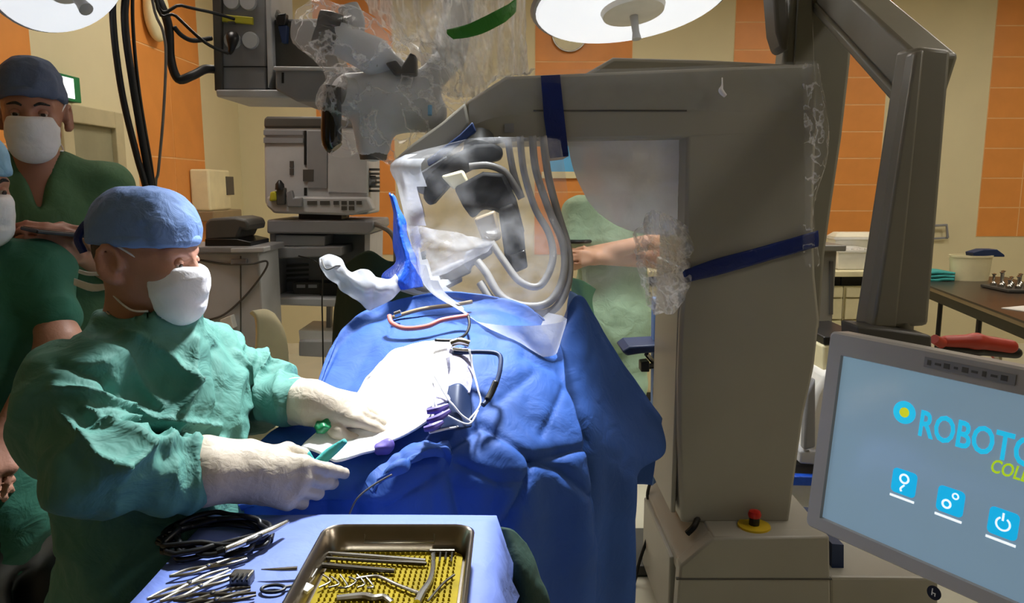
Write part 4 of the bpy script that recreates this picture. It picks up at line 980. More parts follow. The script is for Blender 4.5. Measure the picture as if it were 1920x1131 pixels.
# red padded chair in front of the bench
rc = P(1838, 645, 2.75)
t = thing('surgeon_chair', 'wheeled chair with red padded armrest in front of the bench', 'chair', (rc.x, rc.y + .1, 0))
b = Blob(); b.chain([P(1772, 640, 2.75), P(1830, 640, 2.75), P(1895, 650, 2.75)], [.022, .028, .026], .02); b.build('armrest', 'red', t, .007)
b = Blob(); b.chain([P(1768, 652, 2.76), P(1830, 656, 2.76), P(1905, 662, 2.76)], [.022, .02, .022], .02); b.build('armrest_base', 'black', t, .007)
MB().tube([P(1752, 636, 2.72), P(1766, 644, 2.74)], [.018, .02], smooth=1, seg=12).build('lever', 'red', t)
MB().tube([P(1865, 664, 2.77), P(1868, 690, 2.77), (rc.x + .05, 2.8, .6), (rc.x + .05, 2.95, .5)], .016).build('arm_post', 'steel', t)
b = Blob(); b.ell((rc.x, 3.0, .5), (.21, .2, .05), pw=4); b.build('seat', 'red', t, .014)
MB().tube([(rc.x, 3.0, .48), (rc.x, 3.0, .1)], .03, smooth=1, seg=14).build('column', 'steel', t)
for k in range(5):
    an = k * 2 * PI / 5; e_ = Vector((rc.x + .27 * math.cos(an), 3.0 + .27 * math.sin(an), .07))
    MB().tube([(rc.x, 3.0, .11), e_], .018, smooth=1).build('foot', 'black', t); MB().lathe([(0, -.015), (.03, -.015), (.03, .015), (0, .015)], (e_.x, e_.y, .03), (1, .3, 0), 12).build('caster', 'black', t)

# stand with black armrest and cables left of the column
t = thing('equipment_stand', 'blue and grey equipment stand with black shelf beside the column', 'stand', P(1240, 900, 2.95) * Vector((1, 1, 0)))
MB().pp([(1226, 560), (1250, 560), (1248, 1060), (1222, 1060)], 2.95, .06).build('post', 'drape_light', t, 30, bev=.006)
MB().pp([(1240, 590), (1247, 590), (1246, 760), (1238, 760)], 2.94, .01).build('slot', 'black', t, 0)
MB().pp([(1166, 660), (1180, 650), (1252, 646), (1252, 660), (1200, 664), (1176, 668)], 2.86, .18).build('shelf', 'navy', t, 30, bev=.008)
MB().pp([(1202, 680), (1218, 678), (1218, 698), (1202, 698)], 2.88, .06).build('clamp', 'black', t, 30, bev=.004)
MB().tube([P(1210, 688, 2.9), P(1240, 684, 2.94)], .012, smooth=1).build('clamp_rod', 'black', t)
MB().tube([P(1212, 664, 2.9), P(1226, 680, 2.93), P(1240, 690, 2.95)], .01).build('brace', 'steel', t)
MB().span(P(1205, 0, 2.95).x, P(1262, 0, 2.95).x, 2.85, 3.2, 0, .05).build('foot', 'dgrey', t, 0, bev=.01)
cable('black power cable trailing from the stand to the floor', [(1240, 780, 2.9), (1228, 800, 2.88), (1214, 830, 2.88), (1206, 900, 2.88), (1222, 892, 2.86), (1214, 930, 2.86), (1224, 975, 2.84), (1200, 1050, 2.8), (1188, 1100, 2.78), (1182, 1126, 2.72)], .007, 'black')
cable('black cord hanging along the column side', [(1250, 568, 2.86), (1252, 600, 2.84), (1252, 650, 2.84), (1268, 668, 2.7)], .004, 'black')
cable('thick dark hose bundle hanging on the stand post', [(1240, 690, 2.9), (1230, 730, 2.9), (1234, 790, 2.9), (1238, 830, 2.92)], .013, 'rubber', 'hose', 'hose')

def topx(G):
    dz = G[..., 2] - CZ; dep = G[..., 1] * CT - dz * ST
    return W / 2 + F * G[..., 0] / dep, H / 2 - F * (G[..., 1] * ST + dz * CT) / dep
def creases(G, lines):
    x, y = topx(G); out = np.zeros(x.shape)
    for pts, w, amp in lines:
        best = np.full(x.shape, 1e9)
        for (ax, ay), (bx_, by_) in zip(pts[:-1], pts[1:]):
            dx, dy = bx_ - ax, by_ - ay; t = np.clip(((x - ax) * dx + (y - ay) * dy) / (dx * dx + dy * dy), 0, 1)
            best = np.minimum(best, np.hypot(x - ax - t * dx, y - ay - t * dy))
        out += amp * np.exp(-(best / w) ** 1.4)
    return out
# ================================================================== PATIENT DRAPES
t = thing('operating_table', 'operating table hidden beneath the blue patient drapes', 'table', (.05, 1.85, 0))
MB().span(-.36, .08, 1.72, 2.0, .74, .82).build('top', 'dgrey', t, 0, bev=.02)
MB().span(-.1, .15, 1.75, 1.98, .1, .8).build('column', 'steel_dark', t, 0, bev=.02)
MB().span(-.3, .15, 1.72, 2.0, 0, .1).build('base', 'dgrey', t, 0, bev=.02)
def hang(q, dz, dx=0, dy=0): p = P(*q); return Vector((p.x + dx, p.y + dy, dz))
r1 = [(596, 738, 1.80), (640, 652, 1.95), (730, 597, 2.05), (860, 575, 2.1), (980, 600, 2.1), (1050, 640, 2.08)]
r2 = [(552, 775, 1.7), (630, 745, 1.75), (740, 690, 1.8), (860, 662, 1.85), (985, 668, 1.88), (1062, 690, 1.93)]
r3 = [(480, 835, 1.56), (590, 838, 1.57), (720, 830, 1.59), (845, 815, 1.62), (970, 790, 1.70), (1086, 790, 1.80)]
r4 = [(425, 945, 1.47), (560, 930, 1.48), (700, 920, 1.5), (840, 890, 1.56), (980, 880, 1.62), (1108, 880, 1.74)]
r5 = [(400, 1010, 1.47), (560, 1010, 1.48), (700, 1010, 1.5), (850, 1000, 1.54), (985, 1010, 1.6), (1116, 1010, 1.72)]
g = [[hang(q, .5, 0, .1) for q in r1], [P(q[0], q[1] + 10, q[2] + .05) for q in r1], [P(*q) for q in r1], [P(*q) for q in r2], [P(*q) for q in r3], [P(*q) for q in r4], [P(*q) for q in r5], [hang(q, .28, 0, -.01) for q in r5]]
def fold(U, V, G):
    d = .007 * ridged(G * np.array([5, 5, 5.])) + .003 * ridged(G * 13) + .002 * noise(G * 26)
    sk = np.clip((V - .55) / .3, 0, 1)
    d = d * (1 - .4 * sk) + sk * .011 * np.sin(G[..., 0] * 30 + 2.5 * noise(G * 2.5)) + sk * .008 * ridged(G * np.array([14, 14, 3]))
    return d - creases(G, [([(985, 662), (1050, 692), (1108, 770), (1114, 1000)], 11, -.012), ([(1060, 725), (1018, 815)], 6, -.008), ([(850, 832), (905, 797), (1000, 862), (1106, 838)], 9, -.014),
        ([(1000, 866), (985, 910), (940, 992)], 6, -.016), ([(1000, 862), (1060, 882), (1106, 930)], 8, -.014), ([(862, 868), (935, 905), (985, 900)], 9, -.01), ([(720, 950), (835, 880), (845, 830)], 9, -.01), ([(850, 900), (868, 1000), (900, 1080)], 9, -.012), ([(905, 770), (1000, 700)], 10, -.008), ([(640, 740), (700, 640), (850, 600)], 14, -.006)])
o = MB().patch(g, 30, 18, fold).build('patient_drape', 'drape', None, 180, thick=.004)
tag(o, 'large blue surgical drape covering the patient and hanging to the floor', 'drape')
r1 = [(1044, 640, 2.14), (1082, 580, 2.2), (1125, 628, 2.24), (1180, 712, 2.26), (1238, 792, 2.26)]
r2 = [(1030, 668, 2.06), (1082, 690, 2.08), (1120, 720, 2.12), (1180, 790, 2.16), (1244, 850, 2.2)]
r3 = [(1062, 770, 1.98), (1098, 800, 1.98), (1130, 835, 2.0), (1165, 868, 2.05), (1196, 884, 2.1)]
r4 = [(1076, 960, 1.94), (1102, 960, 1.95), (1130, 955, 1.98), (1162, 950, 2.03), (1190, 945, 2.08)]
g = [[hang(q, .6, 0, .1) for q in r1], [P(q[0], q[1] + 10, q[2] + .05) for q in r1], [P(*q) for q in r1], [P(*q) for q in r2], [P(*q) for q in r3], [P(*q) for q in r4], [hang(q, .22) for q in r4]]
o = MB().patch(g, 14, 14, lambda U, V, G: .008 * ridged(G * 5) + .003 * noise(G * 20) + np.clip((V - .6) / .3, 0, 1) * .012 * np.sin(G[..., 0] * 50)).build('patient_drape', 'drape', None, 180, thick=.004)
tag(o, 'blue drape bulging over the patient legs beside the robot', 'drape')
g = [[(684, 905, 1.46), (712, 868, 1.49), (752, 840, 1.54), (800, 822, 1.58), (842, 816, 1.60), (852, 835, 1.58)], [(690, 918, 1.43), (725, 885, 1.45), (765, 858, 1.49), (806, 840, 1.53), (838, 838, 1.55), (850, 852, 1.55)], [(702, 916, 1.43), (740, 892, 1.46), (778, 872, 1.5), (812, 858, 1.54), (836, 866, 1.55), (842, 878, 1.55)]]
o = MB().patch([[P(*q) for q in r] for r in g], 10, 12, lambda U, V, G: .014 * ridged(G * np.array([13, 13, 9.])) + .006 * ridged(G * 31)).build('drape_corner', 'drape', None, 180, thick=.004); tag(o, 'twisted blue drape corner below the lit field', 'drape')
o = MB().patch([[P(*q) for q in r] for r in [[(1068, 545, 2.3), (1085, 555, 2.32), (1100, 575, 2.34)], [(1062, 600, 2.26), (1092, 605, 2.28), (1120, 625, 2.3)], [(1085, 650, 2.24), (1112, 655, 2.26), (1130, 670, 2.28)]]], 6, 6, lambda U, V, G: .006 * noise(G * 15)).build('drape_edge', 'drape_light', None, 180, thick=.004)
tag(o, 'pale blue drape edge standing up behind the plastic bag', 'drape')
o = MB().patch([[P(*q) for q in r] for r in [[(1072, 520, 2.42), (1095, 528, 2.4), (1117, 542, 2.42)], [(1074, 560, 2.42), (1096, 570, 2.38), (1110, 570, 2.42)], [(1085, 640, 2.42), (1108, 650, 2.4), (1128, 645, 2.42)]]], 6, 6, lambda U, V, G: .006 * noise(G * 15)).build('mint_cloth', 'mint', None, 180, thick=.004)
tag(o, 'mint green cloth corner behind the plastic bag', 'cloth')

# white towels in the light
g = [[(690, 705, 1.76), (735, 658, 1.84), (790, 640, 1.87), (846, 642, 1.87)], [(655, 755, 1.70), (715, 735, 1.73), (785, 700, 1.78), (848, 680, 1.80)], [(600, 800, 1.61), (670, 800, 1.62), (760, 770, 1.68), (830, 740, 1.72)], [(565, 838, 1.545), (640, 862, 1.53), (715, 835, 1.57), (800, 790, 1.64)]]
o = MB().patch([[P(x, y, Y - .03) for x, y, Y in r] for r in g], 12, 12, lambda U, V, G: .008 * ridged(G * 12) + .003 * noise(G * 35)).build('white_towel', 'towel', None, 180, thick=.006)
tag(o, 'brightly lit white towel around the operating field', 'towel')
g = [[(838, 650, 1.83), (862, 655, 1.84), (886, 662, 1.84)], [(842, 700, 1.76), (865, 700, 1.75), (888, 705, 1.78)], [(800, 770, 1.66), (850, 745, 1.68), (882, 735, 1.72)]]
o = MB().patch([[P(x, y, Y - .045) for x, y, Y in r] for r in g], 8, 8, lambda U, V, G: .005 * ridged(G * 16)).build('gauze_drape', 'lavender', None, 180, thick=.004)
tag(o, 'pale lavender gauze drape beside the white towel', 'gauze')
o = MB().patch([[P(x, y, Y - .05) for x, y, Y in r] for r in [[(842, 725, 1.72), (862, 720, 1.72), (880, 738, 1.73)], [(835, 760, 1.68), (860, 760, 1.67), (884, 770, 1.7)], [(825, 806, 1.64), (860, 806, 1.63), (884, 800, 1.65)]]], 6, 6).build('dark_pouch', 'navy', None, 180, thick=.004)
tag(o, 'dark fluid pouch beneath the thin white tubes', 'pouch')
def field_tube(label, pts, r, m, cat='tube', name='tube'): return cable(label, [(x, y, Y - .06) for x, y, Y in pts], r, m, cat, name)
field_tube('thin white tube looping over the dark pouch', [(880, 655, 1.82), (886, 690, 1.8), (896, 730, 1.75), (900, 760, 1.72), (870, 795, 1.66), (835, 805, 1.62), (805, 812, 1.6)], .0025, 'white_tube')
field_tube('thin white wire curving down to the towel', [(815, 740, 1.7), (820, 765, 1.67), (850, 785, 1.65), (880, 795, 1.64), (896, 770, 1.7)], .0022, 'white_tube')
field_tube('thin white wire branching inside the lavender gauze', [(812, 700, 1.74), (838, 745, 1.69), (850, 760, 1.67), (865, 778, 1.66), (885, 792, 1.65)], .0022, 'white_tube')
field_tube('short white tube standing upright by the gauze', [(812, 715, 1.74), (812, 745, 1.7), (812, 775, 1.66), (806, 800, 1.63)], .003, 'white_tube')
field_tube('dark blue tube bent around the lit field', [(848, 662, 1.83), (900, 660, 1.83), (935, 665, 1.82), (938, 690, 1.79), (930, 720, 1.76), (918, 745, 1.73), (905, 760, 1.71)], .006, 'navy')
field_tube('black connector at the end of the dark blue tube', [(930, 716, 1.75), (922, 735, 1.735), (914, 750, 1.72)], .008, 'black', 'connector', 'connector')
field_tube('pink suction tube curved over the blue mound', [(730, 592, 2.02), (735, 606, 2.0), (760, 616, 1.98), (800, 612, 1.98), (830, 600, 2.0), (878, 592, 2.03)], .0065, 'pink_tube')
field_tube('brown tube along the top edge of the drape', [(735, 596, 2.08), (790, 580, 2.1), (850, 572, 2.12), (885, 566, 2.14)], .006, 'wood_edge')
field_tube('black cable hanging from the pink tube', [(878, 592, 2.02), (880, 610, 1.98), (872, 628, 1.93), (850, 638, 1.88), (815, 638, 1.87)], .004, 'black')
t = thing('surgical_clamp', 'silver clamp resting at the top of the white towel', 'clamp', P(862, 648, 1.78))
MB().tube([P(846, 645, 1.78), P(862, 640, 1.78), P(880, 645, 1.78)], .009).build('jaw', 'steel', t); MB().pp([(848, 652), (882, 655), (882, 661), (848, 658)], 1.765, .01).build('bar', 'steel', t, 30, bev=.002)
MB().tube([P(740, 590, 2.0), P(752, 586, 2.0)], .008, smooth=1).build('tip', 'steel', t)
for (x, y, Y, dx, dy) in ((800, 772, 1.64, 40, -12), (800, 790, 1.62, 44, -20), (795, 805, 1.6, 35, -14)):
    o = MB().tube([P(x, y, Y - .06), P(x + dx * .5, y + dy * .3, Y - .055), P(x + dx, y + dy, Y - .04)], [.006, .009, .005]).build('purple_holder', 'purple', None); tag(o, 'purple plastic holder lying in the lit field', 'holder', 'purple holders in the field')
b = Blob(); b.ell(P(716, 842, 1.545), (.018, .014, .012)); b.ell(P(730, 832, 1.555), (.01, .01, .01)); o = b.build('purple_bulb', 'purple', None, .004, lambda v: .003 * ridged(v * 50)); tag(o, 'small purple bulb at the lower edge of the field', 'bulb')
b = Blob(); b.ell(P(600, 802, 1.55), (.014, .012, .009)); b.ell(P(610, 796, 1.56), (.009, .01, .011)); o = b.build('gauze_swab', 'green_sign', None, .003, lambda v: .004 * ridged(v * 80)); tag(o, 'crumpled green swab on the white towel', 'swab')
o = cable('thin dark wire running down the blue drape', [(735, 890, 1.44), (700, 910, 1.42), (670, 935, 1.4), (655, 965, 1.39)], .002, 'dgrey', 'wire', 'wire')
t = thing('remote_button', 'black control button on the blue drape below the glove', 'button', P(510, 925, 1.42))
b = Blob(); b.ell(P(515, 927, 1.43), (.03, .02, .012)); b.build('base', 'black', t, .005); b = Blob(); b.ell(P(505, 920, 1.415), (.007, .007, .006)); b.build('tip', 'steel', t, .003)

# ================================================================== FRONT INSTRUMENT TABLE
TZ = .95; x0, x1, y0, y1 = -.585, -.03, .72, 1.37
t = thing('instrument_table', 'instrument table under a pale blue cloth beside the surgeon', 'table', ((x0 + x1) / 2, 1.05, 0))
nx, ny = 26, 26
def cl(x, y):
    dx = max(0, x0 - x, x - x1); dy = max(0, y0 - y, y - y1); d = math.hypot(dx, dy)
    cx, cy = min(max(x, x0), x1), min(max(y, y0), y1)
    nn = float(noise(np.array([x * 9, y * 9, .3])))
    if d == 0: return (x, y, TZ + .002 * nn)
    ux, uy = (dx / d * (1 if x > x1 else -1)) if dx else 0, (dy / d * (1 if y > y1 else -1)) if dy else 0
    w = .012 + d * .12 + d * .1 * math.sin((x + y) * 40)
    return (cx + ux * w, cy + uy * w, TZ - d)
gx = [x0 - .5 + .025 * 2 * k for k in range(10)] + [x0 + (x1 - x0) * k / 20 for k in range(21)] + [x1 + .5 - .05 * k for k in range(9, -1, -1)]
gy = [y0 - .5 + .05 * k for k in range(10)] + [y0 + (y1 - y0) * k / 20 for k in range(21)] + [y1 + .5 - .05 * k for k in range(9, -1, -1)]
q = MB(); n1, n2 = len(gx), len(gy); q.add([cl(x, y) for x in gx for y in gy], [(i * n2 + j, (i + 1) * n2 + j, (i + 1) * n2 + j + 1, i * n2 + j + 1) for i in range(n1 - 1) for j in range(n2 - 1)])
q.build('table_cloth', 'table_cloth', t, 180)
MB().span(x0 + .01, x1 - .01, y0 + .01, y1 - .01, TZ - .03, TZ - .006).build('tabletop', 'steel', t, 0)
for dx in (.04, x1 - x0 - .04):
    for dy in (.04, y1 - y0 - .04): MB().tube([(x0 + dx, y0 + dy, TZ - .02), (x0 + dx, y0 + dy, 0)], .014, smooth=1).build('leg', 'steel', t)
# cloths hanging right of the tray
o = MB().patch([[P(*q) for q in r] for r in [[(900, 985, 1.36), (920, 990, 1.37), (930, 992, 1.4)], [(895, 1040, 1.26), (925, 1045, 1.27), (945, 1050, 1.3)], [(885, 1130, 1.14), (925, 1130, 1.16), (945, 1130, 1.2)], [(880, 1250, 1.12), (920, 1250, 1.14), (945, 1250, 1.18)]]], 6, 8, lambda U, V, G: .006 * noise(G * 18)).build('side_cloth', 'table_cloth', None, 180, thick=.004)
tag(o, 'pale blue cloth hanging off the table beside the steel tray', 'cloth')
o = MB().patch([[P(*q) for q in r] for r in [[(925, 988, 1.44), (955, 992, 1.42), (985, 1020, 1.44)], [(935, 1050, 1.42), (975, 1060, 1.38), (1010, 1080, 1.42)], [(945, 1130, 1.4), (985, 1135, 1.36), (1030, 1140, 1.4)], [(945, 1300, 1.4), (985, 1300, 1.36), (1030, 1300, 1.4)]]], 6, 8, lambda U, V, G: .006 * noise(G * 18)).build('green_cloth', 'dkgreen', None, 180, thick=.004)
tag(o, 'dark green cloth hanging between tray and patient drape', 'cloth')

# steel tray
c0, c1, c2, c3 = PZ(606, 985, TZ + .05), PZ(893, 985, TZ + .05), PZ(868, 1131, TZ + .05), PZ(524, 1131, TZ + .05)
X0, X1, Y1 = (c0.x + c3.x) / 2 + .005, (c1.x + c2.x) / 2, c0.y; Y0 = Y1 - .40
t = thing('steel_tray', 'deep steel instrument tray lined with a yellow mat', 'tray', ((X0 + X1) / 2, (Y0 + Y1) / 2, TZ))
def rr(e, z, r=.03):
    out = []
    for cx, cy, a0 in ((X1 - r - e, Y1 - r - e, 0), (X0 + r + e, Y1 - r - e, PI / 2), (X0 + r + e, Y0 + r + e, PI), (X1 - r - e, Y0 + r + e, 1.5 * PI)):
        for k in range(6): an = a0 + k / 5 * PI / 2; out.append((cx + r * math.cos(an), cy + r * math.sin(an), z))
    return out
MB().loft([rr(.012, TZ + .002), rr(.004, TZ + .046), rr(-.002, TZ + .05), rr(.002, TZ + .053), rr(.006, TZ + .05), rr(.014, TZ + .006)]).build('pan', 'tray', t, 50)
MB().loft([rr(.018, TZ + .006, .02), rr(.018, TZ + .010, .02)]).build('mat', 'mat_yellow', t, 0)
hw = (X0 + X1) / 2
MB().tube([(hw - .06, Y1 - .003, TZ + .042), (hw - .06, Y1 - .012, TZ + .025), (hw + .06, Y1 - .012, TZ + .025), (hw + .06, Y1 - .003, TZ + .042)], .003, smooth=1).build('handle', 'steel', t)
for i in range(17):
    for j in range(11):
        pass
q = MB()
for i in range(24):
    for j in range(30):
        x = X0 + .03 + (X1 - X0 - .06) * i / 23; y = Y0 + .03 + (Y1 - Y0 - .06) * j / 29
        q.lathe([(.0022, 0), (.0012, .005)], (x, y, TZ + .0098), (0, 0, 1), 5)
o = q.build('mat_nubs', 'mat_yellow', t, 0); o['kind'] = 'stuff'
def tp(px, py, dz=.016): return PZ(px, py, TZ + dz)
def inst(label, pts, r, m='steel', dz=.016, name='instrument', cat='instrument'):
    o = MB().tube([tp(x, y, dz) for x, y in pts], r, seg=8, smooth=4).build(name, m, None); tag(o, label, cat); return o
inst('long polished retractor across the far end of the tray', [(622, 1018), (660, 1012), (720, 1016), (815, 1014)], [.008, .009, .006, .005])
inst('slim steel rod lying uppermost on the yellow mat', [(614, 1038), (700, 1044), (798, 1052)], .004)
inst('second slim steel rod beside the uppermost one on the mat', [(606, 1046), (700, 1052), (800, 1057)], .003, 'steel_dark')
inst('dark flat rasp lying on the yellow mat', [(602, 1060), (670, 1066), (740, 1071)], [.005, .005, .004], 'steel_dark')
inst('curved steel hook crossing the yellow mat', [(668, 1086), (690, 1082), (712, 1082), (745, 1097), (785, 1112)], .0028)
inst('wide curved steel lever along the right of the mat', [(812, 1040), (812, 1065), (806, 1090), (792, 1112), (782, 1131)], [.004, .004, .005, .006, .006])
rk = inst('small toothed steel rake at the corner of the mat', [(806, 1034), (830, 1034), (852, 1034)], .004, 'steel_dark')
for k in range(4): MB().tube([tp(815 + k * 11, 1034), tp(813 + k * 11, 1050 + 4 * (k % 2))], .0018, smooth=1).build('tooth', 'steel_dark', rk)
inst('thin steel probe slanting on the yellow mat', [(852, 1078), (830, 1095), (802, 1128)], .002, 'steel_dark')
inst('thick steel forceps near the front of the tray', [(632, 1122), (680, 1118), (700, 1122), (720, 1120), (735, 1131)], [.005, .006, .006, .005, .004])
for k in range(6):
    inst('fine dark hook in the tangle on the yellow mat', [(606 + 16 * k, 1078 + 4 * (k % 2)), (620 + 16 * k, 1090 + 5 * (k % 3)), (598 + 18 * k, 1102)], .0016, 'steel_dark')['group'] = 'fine hooks on the mat'
o = MB().box(tp(569, 1101, .03), (.026, .018, .006), (0, .2, -.35)).build('white_tag', 'white', None, 0, bev=.001); tag(o, 'small white tag clipped to the tray edge', 'tag')
inst('narrow clip strip along the inner wall of the tray', [(584, 1084), (594, 1068)], .002, 'steel', .03)

# coiled black cable and loose instruments on the cloth
q = MB(); pts = []
for k in range(5 * 16):
    a = k / 16 * 2 * PI; tt = k / 80
    c = PZ(408 + 6 * math.sin(k * .9), 1020, TZ); pts.append((c.x + (.083 + .014 * math.sin(k * 1.7 + 1)) * math.cos(a), c.y + (.066 + .012 * math.sin(k * 1.3)) * math.sin(a), TZ + .007 + .022 * tt + .003 * math.sin(k * 2.1)))
pts = [pts[0]] + pts + [tp(330, 1040, .02), tp(310, 1018, .02), tp(298, 1010, .02)]
t = MB().tube(pts, .005, seg=8, smooth=3).build('coiled_cable', 'black', None, 180); tag(t, 'coiled black electric cable on the pale blue table cloth', 'cable')
o = MB().tube([tp(420, 1032, .03), tp(455, 1018, .03), tp(505, 996, .028), tp(540, 978, .026)], [.0055, .007, .007, .004], seg=12).build('handpiece', 'steel', None, 180); tag(o, 'steel handpiece lying across the coiled cable', 'handpiece')
MB().tube([tp(420, 1032, .03), tp(408, 1036, .028)], .008, smooth=1).build('cable_boot', 'black', o)
def forceps(label, p, m='steel', group=None):
    t = thing('forceps', label, 'forceps', tp(*p[0], 0))
    (ax_, ay_), (bx_, by_) = p; a_, b_ = tp(ax_, ay_, .008), tp(bx_, by_, .008); d_ = b_ - a_; n_ = Vector((-d_.y, d_.x, 0)).normalized()
    for s in (-1, 1): MB().tube([a_, a_ + d_ * .25 + n_ * s * .008, a_ + d_ * .5 + n_ * s * .0015, a_ + d_ * .75 + n_ * s * .008, b_ + n_ * s * .004], [.0025, .003, .0035, .003, .002], smooth=4).build('arm', m, t)
    MB().lathe([(0, 0), (.004, 0), (.004, .005), (0, .006)], a_ + d_ * .5, (0, 0, 1), 10).build('pivot', m, t)
    return t
forceps('steel bone forceps with the tip at the cable coil', ((318, 1081), (462, 1046)))
forceps('steel forceps lying second on the pale cloth', ((276, 1124), (430, 1068)))
forceps('steel forceps with bent arms beside the dark cartridge', ((300, 1128), (448, 1076)))
forceps('steel forceps reaching out beneath the other forceps', ((326, 1126), (470, 1104)), 'steel_dark')
forceps('long slim forceps by the front edge of the cloth', ((330, 1140), (480, 1114)), 'steel_dark')
t = thing('connector_block', 'dark connector block with ribs beside the forceps', 'connector', tp(455, 1085, 0))
MB().box(tp(454, 1083, .01), (.034, .024, .018), (0, 0, -.05)).build('body', 'steel_dark', t, 0, bev=.003)
for k in range(4): MB().box(tp(441 + k * 9, 1083, .02), (.003, .022, .004), (0, 0, -.05)).build('rib', 'black', t, 0)
inst('pointed steel scissors blade beside the tray', [(490, 1068), (520, 1068), (558, 1066)], [.001, .003, .004])
t = thing('scissors', 'small scissors with dark ring handle beside the tray', 'scissors', tp(512, 1104, 0))
c = tp(512, 1104, .006)
MB().tube([(c.x + .018 * math.cos(k * PI / 6), c.y + .011 * math.sin(k * PI / 6), c.z) for k in range(12)], .0028, smooth=3, closed=True).build('ring', 'rubber', t)
MB().tube([c + Vector((.016, .004, 0)), c + Vector((.04, .012, 0)), c + Vector((.06, .01, 0))], .0026).build('blade', 'steel', t)

